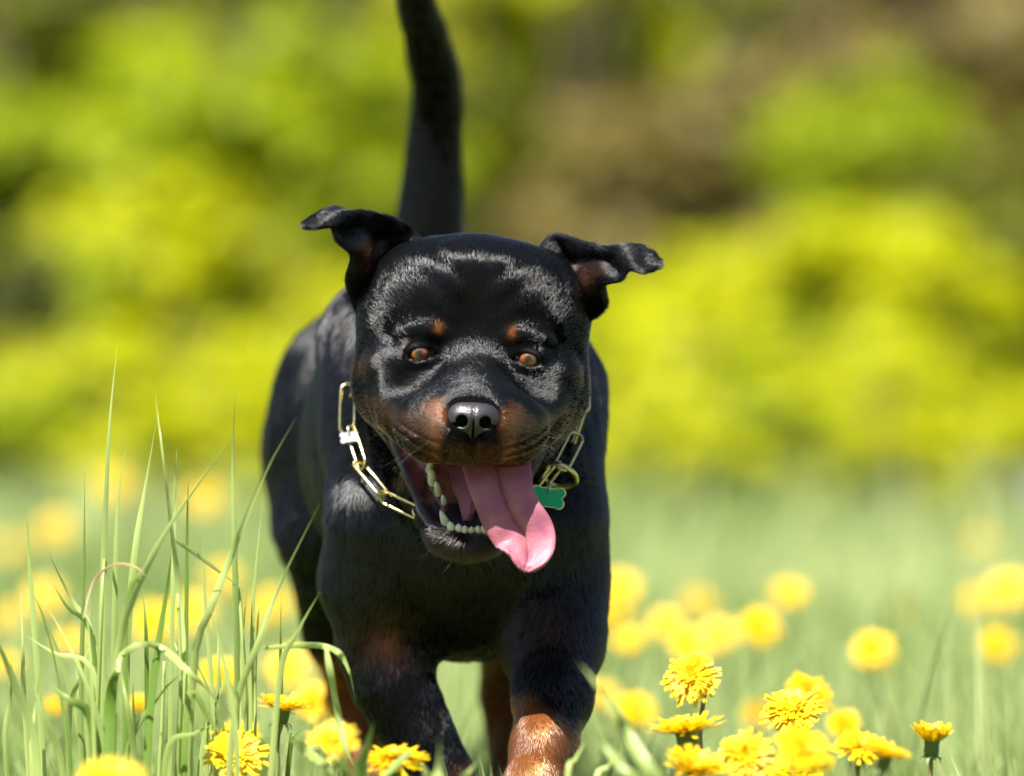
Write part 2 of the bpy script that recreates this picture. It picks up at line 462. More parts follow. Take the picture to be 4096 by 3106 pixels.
def body_sdf(p):
    d = cone(p, (0, 10, -2.0), (-1.2, 25, -5), 9.4, 12.3)                                # neck
    d = smin(d, cone(p, (0, 9.5, -8), (-1, 18, -18), 6.8, 9.0), 3.0)                      # throat
    d = smin(d, ell(p, (-1.3, 20, -15), (11.4, 13.0, 13.0)), 3.5)                           # chest
    d = smin(d, ell(p, (-3, 40, -8.5), (14.0, 27.0, 15.5)), 5.0)                            # ribs
    d = smin(d, ell(p, (-1.5, 10.6, -16), (5.5, 5.0, 7.0)), 3.0)                              # breast bone
    d = smin(d, chain(p, [((-8.4, 24, 1), 6.4), ((-8.8, 13.5, -15), 4.5), ((-8.9, 15, -21), 4.7), ((-8.4, 15.5, -26.5), 4.0)], 3.0), 2.5)
    d = smin(d, chain(p, [((6.0, 24, -3), 6.0), ((6.7, 13.5, -15), 4.7), ((6.8, 14, -21), 4.6), ((7.0, 12.0, -26), 4.4)], 3.0), 2.5)
    d = smin(d, ell(p, (-5, 63, -4), (12.5, 15.0, 12.0)), 5.0)                              # croup
    # fore legs: picture left planted, picture right lifted
    d = smin(d, chain(p, [((-8.3, 15.5, -26.5), 4.1), ((-7.6, 14.5, -30.3), 3.6), ((-6.1, 14, -33.2), 3.05), ((-4.7, 13.5, -35.6), 2.75), ((-2.8, 13.0, -38.5), 2.35), ((-1.3, 11.5, -45), 2.2), ((-0.7, 10, -53.5), 2.3)], 1.5), 2.0)
    d = smin(d, ell(p, (-0.7, 6.9, -56.6), (3.7, 5.0, 2.4)), 1.2)
    d = smin(d, chain(p, [((7.2, 12.0, -26), 4.4), ((7.1, 7.0, -31), 3.4), ((6.3, 2.6, -35.4), 2.75), ((5.3, 0.2, -39.0), 2.55)], 1.5), 2.0)
    d = smin(d, chain(p, [((5.3, 0.2, -39.0), 2.7), ((4.3, 2.6, -44), 2.5), ((4.0, 3.4, -47), 3.0)], 1.2), 1.0)
    d = smin(d, ell(p, (3.8, 2.0, -50.0), (3.5, 3.0, 4.2)), 1.2)
    # hind legs
    for s, xo in ((-1, -5.2), (1, -5.2)):
        th = ell(p, (xo + s * 8.8, 63, -9.5), (7.6, 12.5, 13.5))
        d = smin(d, th, 4.0)
    d = smin(d, chain(p, [((-14.2, 56, -17), 6.2), ((-13.4, 61, -27), 4.0), ((-12.0, 66, -34), 2.9), ((-10.2, 61, -42), 2.5), ((-8.6, 56.5, -53.5), 2.4)], 1.6), 2.5)
    d = smin(d, ell(p, (-8.4, 53.5, -56.6), (3.6, 5.0, 2.4)), 1.2)
    d = smin(d, chain(p, [((4.2, 57, -17), 6.2), ((3.8, 63, -27), 3.9), ((3.2, 68, -34), 2.8), ((3.4, 66, -44), 2.4), ((3.6, 64, -53.5), 2.3)], 1.6), 2.5)
    d = smin(d, ell(p, (3.6, 61.5, -56.6), (3.5, 4.8, 2.4)), 1.2)
    tl = (p[:, 1] > 42) & (p[:, 2] > -8)
    pt = p[tl]
    td = np.full(len(pt), 50.0, dtype=np.float32)
    for (a, ra), (b, rb) in zip(TAIL[:-1], TAIL[1:]):
        td = np.minimum(td, cone(pt, a, b, ra, rb))
    d[tl] = smin(d[tl], td, 2.5)
    return d

def dog_sdf(p):
    p = p.astype(np.float32)
    d = body_sdf(p)
    m = (p[:, 1] < 21) & (p[:, 2] > -23)
    d[m] = smin(head_sdf(p[m]), d[m], 1.6)
    # folds of loose skin on the neck and breast, muscle relief elsewhere
    w = sstep(6, 12, p[:, 1]) * sstep(-30, -22, p[:, 2])
    ps = p * np.array([1.5, 1.0, 0.6], dtype=np.float32)
    d = d + sstep(7, 12, p[:, 1]) * (0.20 * wnoise(ps, 0.7, 71) + 0.08 * wnoise(ps, 1.7, 72)) + 0.035 * wnoise(p, 1.8, 73)
    d = d + 0.26 * w * np.sin(p[:, 0] * 0.95 + 0.5 * np.sin(p[:, 2] * 0.35) + 0.7) * sstep(8, 2, np.abs(p[:, 2] + 15) - 4)
    return d
# ------------------------------------------------------------------ smaller parts of the dog (shapes)
def nose_sdf(p):
    q = to_head(p.astype(np.float32)).copy(); q[:, 0] = np.abs(q[:, 0])
    d = ell(q, (0, -7.5, -5.75), (2.35, 2.35, 1.75))
    d = smin(d, ell(q, (1.25, -8.0, -5.8), (1.2, 1.35, 1.3)), 0.9)           # wings
    d = smin(d, ell(q, (0, -8.0, -6.9), (1.5, 1.1, 1.05)), 0.7)                 # foot of the nose
    d = smin(d, ell(q, (1.25, -8.1, -6.85), (1.05, 0.85, 0.6)), 0.4)
    d = smax(d, -ell(q, (1.02, -9.3, -6.0), (0.52, 1.7, 0.55), rot3(ry=20)), 0.18)      # nostril
    d = smax(d, -ell(q, (1.75, -9.1, -6.42), (0.85, 1.0, 0.20), rot3(ry=14)), 0.15)      # slit
    d = smax(d, -ell(q, (0, -9.5, -7.1), (0.07, 0.55, 1.3)), 0.3)             # groove
    return d

def bspline_grid(P, nu, nv):
    """cubic interpolation (Catmull-Rom) of a control grid"""
    P = np.asarray(P, dtype=float)
    def interp(A, n):
        m = len(A)
        t = np.linspace(0, m - 1, n)
        i = np.clip(t.astype(int), 0, m - 2); f = (t - i)
        f = f.reshape(-1, *([1] * (A.ndim - 1)))
        a = A[np.clip(i - 1, 0, m - 1)]; b = A[i]; c = A[i + 1]; d = A[np.clip(i + 2, 0, m - 1)]
        return 0.5 * ((2 * b) + (-a + c) * f + (2 * a - 5 * b + 4 * c - d) * f ** 2 + (-a + 3 * b - 3 * c + d) * f ** 3)
    G = interp(P, nu)
    return np.swapaxes(interp(np.swapaxes(G, 0, 1), nv), 0, 1)

def grid_normals(G):
    du = np.gradient(G, axis=0); dv = np.gradient(G, axis=1)
    n = np.cross(du, dv)
    return n / (np.linalg.norm(n, axis=2, keepdims=True) + 1e-9)

def sheet(G, thick):
    """closed thick sheet from a point grid; thick is an array (nu, nv) of half thickness"""
    nu, nv = G.shape[:2]
    N = grid_normals(G)
    A = G + N * thick[..., None]; B = G - N * thick[..., None]
    V = np.concatenate([A.reshape(-1, 3), B.reshape(-1, 3)])
    F = []
    o = nu * nv
    for i in range(nu - 1):
        for j in range(nv - 1):
            a = i * nv + j
            F.append((a, a + nv, a + nv + 1, a + 1))
            F.append((o + a, o + a + 1, o + a + nv + 1, o + a + nv))
    for i in range(nu - 1):
        a = i * nv; b = (i + 1) * nv
        F.append((a, o + a, o + b, b))
        a = i * nv + nv - 1; b = (i + 1) * nv + nv - 1
        F.append((a, b, o + b, o + a))
    for j in range(nv - 1):
        F.append((j, j + 1, o + j + 1, o + j))
        a = (nu - 1) * nv + j
        F.append((a, o + a, o + a + 1, a + 1))
    return V, np.array(F)

def tri_grid(c):
    return np.array([[dp(*p) for p in row] for row in c])
EAR_LEFT = [[(1424, 1255, 8), (1500, 1140, 9), (1600, 1050, 9), (1715, 985, 10)],
            [(1380, 1135, 6.5), (1462, 1045, 6.5), (1540, 980, 11), (1650, 912, 10)],
            [(1402, 1032, 4.0), (1450, 990, 5.8), (1490, 930, 9.5), (1545, 864, 7.5)],
            [(1352, 966, 3), (1385, 930, 6.5), (1420, 885, 7), (1455, 847, 5.5)],
            [(1322, 914, 2.5), (1350, 897, 3), (1378, 868, 4.0), (1402, 846, 5)],
            [(1262, 914, 2.2), (1270, 890, 4), (1300, 856, 6), (1335, 828, 8)],
            [(1222, 911, 2.8), (1212, 900, 3.5), (1222, 884, 4.5), (1250, 866, 5.5)]]
EAR_RIGHT = [[(2366, 1285, 8), (2308, 1195, 9), (2235, 1090, 9), (2150, 995, 10)],
             [(2430, 1225, 6.5), (2362, 1125, 6.5), (2300, 1050, 11), (2215, 945, 10)],
             [(2418, 1148, 4.0), (2395, 1092, 5.8), (2365, 1030, 9.5), (2320, 966, 8)],
             [(2480, 1122, 3), (2465, 1085, 6.5), (2440, 1040, 7), (2410, 981, 7)],
             [(2515, 1083, 2.5), (2508, 1065, 3.5), (2490, 1030, 5), (2480, 982, 7)],
             [(2570, 1090, 2.2), (2578, 1065, 4), (2578, 1025, 6), (2562, 979, 8)],
             [(2612, 1090, 3.2), (2643, 1062, 4), (2640, 1035, 5), (2612, 1004, 6)]]
def ear_shape(ctrl):
    G = bspline_grid(tri_grid(ctrl), 40, 26)
    v = np.linspace(0, 1, 26)[None, :]; u = np.linspace(0, 1, 40)[:, None]
    th = 0.42 * np.minimum(1, 0.25 + np.sin(np.pi * v) ** 0.5 * 0.9) * (0.45 + 0.55 * np.sqrt(np.clip(1 - u, 0, 1))) + 0 * u
    th[-1] = 0.05; th[:, 0] = 0.06; th[:, -1] = 0.06
    return G, th

# tongue: centre line with half width, curling edges
TONGUE = [  # centre px, py, depth, half width cm, edge curl (towards the lens)
    (1925, 1840, 3.5, 2.6, 0.1), (1958, 1800, 0.5, 3.0, 0.2), (1978, 1835, -2.8, 3.1, 0.3), (1994, 1910, -4.2, 3.0, 0.35),
    (2016, 1990, -4.9, 2.75, 0.3), (2050, 2070, -5.2, 2.75, 0.25), (2096, 2140, -5.3, 2.75, 0.3), (2112, 2195, -5.6, 2.45, 0.6),
    (2112, 2238, -6.0, 1.9, 0.8), (2104, 2268, -6.4, 1.2, 0.7), (2096, 2288, -6.7, 0.45, 0.3)]
def tongue_shape():
    C = np.array([dp(a, b, c) for a, b, c, _, _ in TONGUE])
    wd = np.array([[w, k] for _, _, _, w, k in TONGUE])
    nu, nv = 60, 33
    line = bspline_grid(np.concatenate([C, wd], 1)[:, None, :].repeat(2, 1), nu, 2)[:, 0]
    c, w, k = line[:, :3], line[:, 3], line[:, 4]
    t = np.gradient(c, axis=0); t /= np.linalg.norm(t, axis=1, keepdims=True)
    side = np.cross(t, np.array([0, -1.0, 0.0])); 
    side[:, 1] *= 0.0
    # width runs across the picture, tilting to the hanging direction
    side = np.array([1.0, 0.0, -0.12]) - t * (t @ np.array([1.0, 0.0, -0.12]))[:, None]
    side /= np.linalg.norm(side, axis=1, keepdims=True)
    nrm = np.cross(t, side)
    nrm *= np.sign(-nrm[:, 1:2] + 1e-6) * 1.0
    v = np.linspace(-1, 1, nv)
    prof = -0.55 * np.exp(-(v / 0.16) ** 2) + 0.15 * (1 - v ** 2)             # groove
    G = np.empty((nu, nv, 3))
    for i in range(nu):
        ki = k[i]
        gd = prof * (0.35 + 0.65 * sstep(5, 20, np.array(float(i)))) * min(1, w[i] / 1.5) * (0.15 + 0.85 * sstep(59, 44, np.array(float(i))))
        ed = np.abs(v) ** 3 * ki
        G[i] = c[i] + v[:, None] * w[i] * side[i] + (gd + ed)[:, None] * nrm[i]
    th = np.full((nu, nv), 0.31) * np.sqrt(np.clip(1 - np.abs(v) ** 4, 0, 1))[None, :] + 0.06
    th[-6:] *= np.linspace(1, 0.3, 6)[:, None]
    return G, th

def tooth_mesh(base, tip, w, d, flat=0.0, n=10, rings=6, up=None):
    """a tooth from its root to its tip, w wide across the jaw, d deep (cm)"""
    base = np.asarray(base, float); tip = np.asarray(tip, float)
    ax = tip - base; ax /= np.linalg.norm(ax)
    a = np.cross(ax, [0, 1, 0.1]); a /= np.linalg.norm(a)
    b = np.cross(ax, a)
    V = []; F = []
    for i in range(rings):
        t = i / (rings - 1)
        s = math.sqrt(max(0.0, 1 - t ** (2.2 + 2.5 * flat))) * (1 - (0.35 - 0.3 * flat) * t)
        s = max(s, 0.05)
        c = base + (tip - base) * t
        for j in range(n):
            an = 2 * math.pi * j / n
            V.append(c + a * math.cos(an) * w * s + b * math.sin(an) * d * s)
    for i in range(rings - 1):
        for j in range(n):
            k = (j + 1) % n
            F.append((i * n + j, i * n + k, (i + 1) * n + k, (i + 1) * n + j))
    F.append(tuple(range((rings - 1) * n, rings * n)))
    return np.array(V), F
# lower row on the picture's left side, canine, incisors; head-local via pixel
TEETH = [((1716, 1880, 1.5), (1728, 1838, 0.2), 0.36, 0.5, 0.45), ((1730, 1928, 0.3), (1722, 1874, -1.0), 0.44, 0.62, 0.5),
         ((1752, 1972, -0.4), (1744, 1928, -1.6), 0.36, 0.5, 0.4), ((1776, 2010, -1.0), (1770, 1980, -1.8), 0.28, 0.36, 0.4),
         ((1794, 2122, -2.4), (1760, 2040, -3.4), 0.5, 0.5, 0.0)]
for _i, _x in enumerate((1806, 1834, 1860, 1886, 1912, 1937)):
    _h = (1.0, 0.86, 0.74, 0.7, 0.82, 1.0)[_i]
    TEETH.append(((_x, 2150 + 2 * _i, -3.1), (_x + (-5 if _i == 0 else 0), 2134 + 2 * _i - 48 * _h, -3.9), (0.33, 0.31, 0.29, 0.29, 0.30, 0.33)[_i], 0.26, 1.8))
TEETH.append(((1990, 2140, -2.2), (2015, 2070, -3.0), 0.46, 0.46, 0.0))

def tube(path, r, n=10, closed=True):
    path = np.asarray(path, float); m = len(path)
    V = []; F = []
    tan = (np.roll(path, -1, 0) - np.roll(path, 1, 0)) if closed else np.gradient(path, axis=0)
    tan /= np.linalg.norm(tan, axis=1, keepdims=True)
    nrm = np.cross(tan[0], [0.31, 0.2, 0.9]); nrm /= np.linalg.norm(nrm)
    for i in range(m):
        nrm = nrm - tan[i] * (nrm @ tan[i]); nrm /= np.linalg.norm(nrm)
        bi = np.cross(tan[i], nrm)
        rr = r if np.isscalar(r) else r[i]
        for j in range(n):
            a = 2 * math.pi * j / n
            V.append(path[i] + rr * (math.cos(a) * nrm + math.sin(a) * bi))
    for i in range(m if closed else m - 1):
        for j in range(n):
            k = (i + 1) % m; l = (j + 1) % n
            F.append((i * n + j, i * n + l, k * n + l, k * n + j))
    if not closed:
        F.append(tuple(range(n))[::-1]); F.append(tuple(range((m - 1) * n, m * n)))
    return np.array(V), F

# ------------------------------------------------------------------ the dog: materials
def coat_color(p):
    """tan amount 0..1 for coat points (dog space cm)"""
    q = to_head(p); x = np.abs(q[:, 0]); y = q[:, 1]; z = q[:, 2]
    nz = wnoise(p, 2.2, 3); nb = wnoise(p, 0.8, 4)
    head = (p[:, 1] < 12) & (z > -19)
    brow = np.exp(-((x - 3.3 + 0.14 * nz) / 0.42) ** 2 - ((z - 2.05 + 0.14 * nz) / 0.54) ** 2) * (y < 4)
    top = -4.2 - 1.3 * np.exp(-((x - 5.9) / 1.5) ** 2) + 0.45 * nz
    side = sstep(top + 0.5, top - 0.6, z) * sstep(2.0, 2.9, x + 0.2 * nz) * sstep(6.5, 4.0, y) * sstep(-10.6, -9.9, z)
    under = sstep(-7.5, -8.3, z) * sstep(2.9, 2.0, x) * sstep(-10.8, -10.0, z) * sstep(4, 1, y) * 0.45
    strength = 0.58 + 0.40 * np.exp(-((x - 3.2) / 0.8) ** 2) - 0.24 * sstep(5.4, 6.6, x)
    strength -= 0.12 * np.exp(-((x - 5.0) / 1.3) ** 2 - ((z + 6.6) / 1.6) ** 2)
    stripes = 0.5 + 0.5 * np.sin(z * 5.5 + 0.35 * (x - 3) ** 2 + nz)
    strength -= 0.4 * stripes * sstep(3.0, 4.5, x) * sstep(-6.8, -7.6, z) * sstep(7, 6, x)
    chin = 0.08 * sstep(-15.5, -17.0, z) * (y < 1.5)
    cheek2 = 0.25 * np.exp(-((x - 9.9) / 0.9) ** 2 - ((z + 1.8) / 0.9) ** 2) * (y < 9)
    t = np.where(head, np.maximum.reduce([brow, side * np.clip(strength, 0.1, 1), under, chin, cheek2]), 0)
    # legs
    X, Y, Z = p[:, 0], p[:, 1], p[:, 2]
    fr = (Y < 30) & (X > 0) & (Z < -24)
    lr = sstep(-31.0, -33.0, Z + 0.9 * nb + 0.45 * (X - 6)) * fr
    fl = (Y < 30) & (X <= 0) & (Z < -24)
    ll = sstep(-37.5, -41.5, Z + 0.8 * nb - 0.7 * (X + 3)) * fl
    hl = sstep(-27.0, -30.5, Z + 0.8 * nb - 0.55 * (X + 13.5)) * ((Y > 40) & (X < -4))
    hr = sstep(-25.0, -29.0, Z + 0.8 * nb) * ((Y > 40) & (X >= -4)) * 0.9
    leg = np.maximum.reduce([lr, ll, hl, hr])
    chest = np.zeros(len(p))
    for px, py, s in ((1545, 2535, 0.45), (2170, 2500, 0.18)):
        c = dp(px, py, 12)
        chest = np.maximum(chest, s * np.exp(-((X - c[0]) ** 2 + (Z - c[2]) ** 2) / 5.0) * (Y < 18))
    rump = 0.6 * np.exp(-((X + 4.8) ** 2 + (Y - 80) ** 2 + (Z + 2) ** 2) / 12)
    return np.clip(np.maximum.reduce([t, leg, chest, rump]), 0, 1)

BLACK = np.array([0.0028, 0.0028, 0.0033]); TAN = np.array([0.20, 0.064, 0.018]); TAN_PALE = np.array([0.23, 0.13, 0.085])
def coat_rgb(p, jitter=0.0, g=None):
    t = coat_color(p)
    q = to_head(p)
    flew = np.exp(-((np.abs(q[:, 0]) - 4.6) / 1.6) ** 2 - ((q[:, 2] + 6.8) / 1.8) ** 2) * sstep(4.5, 0.0, q[:, 1])
    tan = TAN + (TAN_PALE - TAN) * np.clip(flew, 0, 1)[:, None] * 0.8
    if jitter and g is not None:
        t = np.clip(t + (g.random(len(t)) - 0.5) * jitter * (4 * t * (1 - t) + 0.15 * (t > 0.02)), 0, 1)
        tan = tan * (0.7 + 0.6 * g.random(len(t)))[:, None]
    return BLACK + (tan - BLACK) * (t ** 1.15)[:, None]

m_skin, nt, b = new_mat('dog_skin')
_a = node(nt, 'ShaderNodeAttribute', attribute_name='skin_col'); _w = node(nt, 'ShaderNodeAttribute', attribute_name='wet')
nt.links.new(_a.outputs['Color'], b.inputs['Base Color'])
_mr = node(nt, 'ShaderNodeMapRange'); _mr.inputs['To Min'].default_value = 0.55; _mr.inputs['To Max'].default_value = 0.14
_sp = node(nt, 'ShaderNodeMath', operation='MULTIPLY'); _sp.inputs[1].default_value = 0.6; nt.links.new(_w.outputs['Fac'], _sp.inputs[0]); nt.links.new(_sp.outputs[0], b.inputs['Specular IOR Level'])
nt.links.new(_w.outputs['Fac'], _mr.inputs['Value']); nt.links.new(_mr.outputs[0], b.inputs['Roughness'])
_n = noise_tex(nt, 900, 3); add_bump(nt, b, _n.outputs[0], 0.35, 0.0012)

def hair_mat(name, rough, coat=0.0):
    m = bpy.data.materials.new(name); m.use_nodes = True
    nt = m.node_tree
    for n in list(nt.nodes):
        if n.type == 'BSDF_PRINCIPLED': nt.nodes.remove(n)
    h = nt.nodes.new('ShaderNodeBsdfHairPrincipled')
    h.model = 'CHIANG'; h.parametrization = 'COLOR'
    a = node(nt, 'ShaderNodeAttribute', attribute_name='hair_col')
    nt.links.new(a.outputs['Color'], h.inputs['Color'])
    h.inputs['Roughness'].default_value = rough
    ar = node(nt, 'ShaderNodeAttribute', attribute_name='hair_rough'); nt.links.new(ar.outputs['Fac'], h.inputs['Roughness'])
    h.inputs['Radial Roughness'].default_value = 0.3
    h.inputs['Coat'].default_value = coat; h.inputs['IOR'].default_value = 1.6
    h.inputs['Random Roughness'].default_value = 0.2
    nt.links.new(h.outputs[0], nt.nodes['Material Output'].inputs[0])
    return m
m_fur = hair_mat('dog_fur', 0.15, 0.0)

m_nose, nt, b = new_mat('nose_leather')
b.inputs['Base Color'].default_value = (0.022, 0.019, 0.021, 1); b.inputs['Roughness'].default_value = 0.36
b.inputs['Coat Weight'].default_value = 0.18; b.inputs['Coat Roughness'].default_value = 0.12
_tc = node(nt, 'ShaderNodeTexCoord'); _v = node(nt, 'ShaderNodeTexVoronoi'); _v.inputs['Scale'].default_value = 720
nt.links.new(_tc.outputs['Object'], _v.inputs['Vector']); add_bump(nt, b, _v.outputs['Distance'], 0.45, 0.0006)

m_tongue, nt, b = new_mat('tongue_flesh')
_n = noise_tex(nt, 55, 4)
_c = ramp(nt, _n.outputs[0], [(0.30, (0.27, 0.078, 0.130)), (0.5, (0.34, 0.108, 0.150)), (0.7, (0.40, 0.150, 0.175))])
nt.links.new(_c, b.inputs['Base Color'])
b.inputs['Roughness'].default_value = 0.5; b.inputs['Specular IOR Level'].default_value = 0.35; b.inputs['Subsurface Weight'].default_value = 0.25
b.inputs['Subsurface Radius'].default_value = (0.006, 0.002, 0.0015); b.inputs['Subsurface Scale'].default_value = 1.0
_v = node(nt, 'ShaderNodeTexVoronoi'); _v.inputs['Scale'].default_value = 700
_bn = noise_tex(nt, 130, 5); _bs = node(nt, 'ShaderNodeMath', operation='MULTIPLY_ADD'); _bs.inputs[1].default_value = 0.35; nt.links.new(_v.outputs['Distance'], _bs.inputs[0]); nt.links.new(_bn.outputs[0], _bs.inputs[2])
_tc = node(nt, 'ShaderNodeTexCoord'); nt.links.new(_tc.outputs['Object'], _v.inputs['Vector']); add_bump(nt, b, _bs.outputs[0], 0.35, 0.0014)

m_gum, nt, b = new_mat('gum_flesh')
_n = noise_tex(nt, 160, 4); nt.links.new(ramp(nt, _n.outputs[0], [(0.4, (0.030, 0.016, 0.024)), (0.6, (0.15, 0.045, 0.06))]), b.inputs['Base Color'])
b.inputs['Roughness'].default_value = 0.2; add_bump(nt, b, _n.outputs[0], 0.4, 0.001)
m_tooth, nt, b = new_mat('tooth_enamel')
_n = noise_tex(nt, 140, 2)
nt.links.new(ramp(nt, _n.outputs[0], [(0.35, (0.62, 0.55, 0.36)), (0.65, (0.74, 0.70, 0.56))]), b.inputs['Base Color'])
b.inputs['Roughness'].default_value = 0.22; b.inputs['Subsurface Weight'].default_value = 0.1; b.inputs['Subsurface Radius'].default_value = (0.002, 0.0015, 0.001)

m_eye, nt, b = new_mat('eye_iris')
_tc = node(nt, 'ShaderNodeTexCoord'); _sx = node(nt, 'ShaderNodeSeparateXYZ'); nt.links.new(_tc.outputs['Object'], _sx.inputs[0])
_cx = node(nt, 'ShaderNodeCombineXYZ'); nt.links.new(_sx.outputs['X'], _cx.inputs['X']); nt.links.new(_sx.outputs['Z'], _cx.inputs['Z'])
_ln = node(nt, 'ShaderNodeVectorMath', operation='LENGTH'); nt.links.new(_cx.outputs[0], _ln.inputs[0])
_dv = node(nt, 'ShaderNodeMath', operation='DIVIDE'); _dv.inputs[1].default_value = 0.012; nt.links.new(_ln.outputs['Value'], _dv.inputs[0])
_nn = noise_tex(nt, 600, 3); _ma = node(nt, 'ShaderNodeMath', operation='MULTIPLY_ADD'); _ma.inputs[1].default_value = 0.10
nt.links.new(_nn.outputs[0], _ma.inputs[0]); nt.links.new(_dv.outputs[0], _ma.inputs[2])
nt.links.new(ramp(nt, _ma.outputs[0], [(0.0, (0.004, 0.003, 0.003)), (0.22, (0.006, 0.004, 0.003)), (0.32, (0.10, 0.034, 0.006)), (0.54, (0.27, 0.072, 0.008)), (0.67, (0.14, 0.036, 0.005)), (0.77, (0.02, 0.008, 0.004)), (0.85, (0.10, 0.07, 0.06))]), b.inputs['Base Color'])
b.inputs['Roughness'].default_value = 0.35; b.inputs['Coat Weight'].default_value = 1.0; b.inputs['Coat Roughness'].default_value = 0.01; b.inputs['Coat IOR'].default_value = 1.8

m_ear, nt, b = new_mat('ear_leather')
_a = node(nt, 'ShaderNodeAttribute', attribute_name='skin_col'); nt.links.new(_a.outputs['Color'], b.inputs['Base Color']); b.inputs['Roughness'].default_value = 0.7; b.inputs['Specular IOR Level'].default_value = 0.1

# ------------------------------------------------------------------ the dog: building
W = lambda v: (np.asarray(v) + EYE) / 100.0
DOG_BASE = np.array([-0.07, 0.35, 0.0])
dog = empty('dog', DOG_BASE)
tag(dog, 'black and tan dog running towards the lens with its tongue out', 'dog')
L = lambda v: W(v) - DOG_BASE

xs = axis_grid(-24, 15, -12.5, 12.5, FINE, CRUDE); ys = axis_grid(-13, 90, -12, 9, FINE, CRUDE * 1.2); zs = axis_grid(-60, 45, -20, 13, FINE, CRUDE)
BV, BQ = surface_nets(dog_sdf, xs, ys, zs)
_, BN = sdf_grad(dog_sdf, BV)
cavv = np.full(len(BV), 9.0)
hm = (BV[:, 1] < 14) & (BV[:, 2] > -22)
_q = to_head(BV[hm]).copy(); _q[:, 0] = np.abs(_q[:, 0])
cavv[hm] = cavity(_q)
eyed = np.full(len(BV), 9.0); eyed[hm] = ell(_q, EYE_C, (EYE_R,) * 3)
eyed2 = np.full(len(BV), 9.0); eyed2[hm] = ell(_q, (EYE_C[0], EYE_C[1] - 1.0, EYE_C[2]), (1.24, 1.2, 0.76), rot3(ry=14))
nosed = np.full(len(BV), 9.0); nosed[hm] = nose_sdf(BV[hm])
_hx = np.abs(to_head(BV)[:, 0]); _hz = to_head(BV)[:, 2]
low_lip_v = (_hx < 7.2) & (_hz < -7.4 - (6.7 - _hx) * 1.5) & (_hz > -15.6)
inside = np.where(low_lip_v, sstep(1.0, 0.8, cavv), sstep(0.55, 0.25, cavv))
deep = sstep(0.1, 0.02, cavv)
skin = coat_rgb(BV) * 0.55 + 0.002
_qz = np.zeros(len(BV)); _qy = np.zeros(len(BV)); _qz[hm] = _q[:, 2]; _qy[hm] = _q[:, 1]
lip = np.array([0.030, 0.022, 0.034]); flesh = np.array([0.36, 0.105, 0.115]); gum = np.array([0.085, 0.035, 0.06])
blot = (wnoise(BV, 3.0, 9) > 0.05)[:, None]
inner = np.where(sstep(-12.6, -14.4, _qz)[:, None] > 0.5, gum * 0.55, flesh)
inner = inner * np.where(blot & (deep[:, None] < 2), 0.75, 1.0)
mouth = lip + (inner - lip) * sstep(0.16, -0.12, cavv - 0.02)[:, None]
skin = skin + (mouth - skin) * inside[:, None]
rim = sstep(0.38, 0.18, eyed)
skin = skin + (np.array([0.018, 0.013, 0.014]) - skin) * rim[:, None]
body = mesh_obj('body', L(BV), BQ, m_skin, dog)
vcolor(body.data, 'skin_col', skin)
vfloat(body.data, 'wet', np.maximum(np.where(low_lip_v & (cavv > 0.1), 0.4, 1.0) * inside, rim * 0.8))

def fur_dir(p, n):
    q = to_head(p)
    dh = q - np.array([0, -9.5, -5.4]); dh[:, 1] += 1.0
    dh /= np.linalg.norm(dh, axis=1, keepdims=True)
    dh = dh @ HEAD.T
    dj = np.stack([0.5 * np.tanh((p[:, 0] + 1) / 1.5), np.full(len(p), 0.75), np.full(len(p), -0.75)], 1)
    db = np.stack([-0.05 + 0 * p[:, 0], np.full(len(p), 0.8), np.full(len(p), -0.6)], 1)
    front = sstep(0.15, -0.35, n[:, 1])[:, None]
    dc = np.stack([0.10 * p[:, 0] / 8 + 0.25 * np.sin(p[:, 2] * 0.3), np.full(len(p), 0.05), np.full(len(p), -1.0)], 1)
    d = db * (1 - front) + dc * front
    leg = sstep(-22, -28, p[:, 2])[:, None]
    d = d * (1 - leg) + np.array([0, 0.15, -1.0]) * leg
    tail = (sstep(3, 9, p[:, 2]) * sstep(58, 66, p[:, 1]) * (p[:, 2] > 3))[:, None]
    tail = np.maximum(tail, ((p[:, 2] > 12) & (p[:, 1] > 40)).astype(float)[:, None])
    d = d * (1 - tail) + np.array([0.0, -0.15, 1.0]) * tail
    whd = (sstep(15, 10, q[:, 1]) * sstep(-12.5, -10.0, q[:, 2]))[:, None]
    wj = ((1 - whd[:, 0]) * sstep(9, 5, q[:, 1]) * sstep(-20, -18.5, q[:, 2]))[:, None]
    d = d * (1 - whd) + dh * whd
    d = d * (1 - wj) + dj * wj
    sw = np.stack([wnoise(p, 0.55, 21), wnoise(p, 0.55, 22), wnoise(p, 0.55, 23)], 1) * 0.34
    sw += np.stack([wnoise(p, 2.4, 31), wnoise(p, 2.4, 32), wnoise(p, 2.4, 33)], 1) * 0.14
    sw += np.stack([wnoise(p, 9.0, 34), wnoise(p, 9.0, 35), wnoise(p, 9.0, 36)], 1) * 0.09
    d = d / np.linalg.norm(d, axis=1, keepdims=True) + sw
    d -= n * np.sum(d * n, 1, keepdims=True)
    return d / (np.linalg.norm(d, axis=1, keepdims=True) + 1e-9)

def fur_len(p):
    q = to_head(p)
    headw = sstep(16, 9, q[:, 1]) * sstep(-13, -10, q[:, 2])
    ln = 1.25 - 0.62 * headw
    muz = sstep(3.5, -2.5, q[:, 1]) * headw
    ln = ln - 0.18 * muz
    r = np.sqrt((np.abs(q[:, 0]) - 4.9) ** 2 + q[:, 1] ** 2 * 0.5 + q[:, 2] ** 2)
    ln *= 0.72 + 0.28 * sstep(1.2, 3.2, r)
    jaw = sstep(6, 2, q[:, 1]) * sstep(-11, -12.5, q[:, 2]) * sstep(-20, -18.5, q[:, 2])
    ln *= 1 - 0.05 * jaw
    legw = sstep(-26, -32, p[:, 2])
    return ln * (1 - 0.35 * legw)

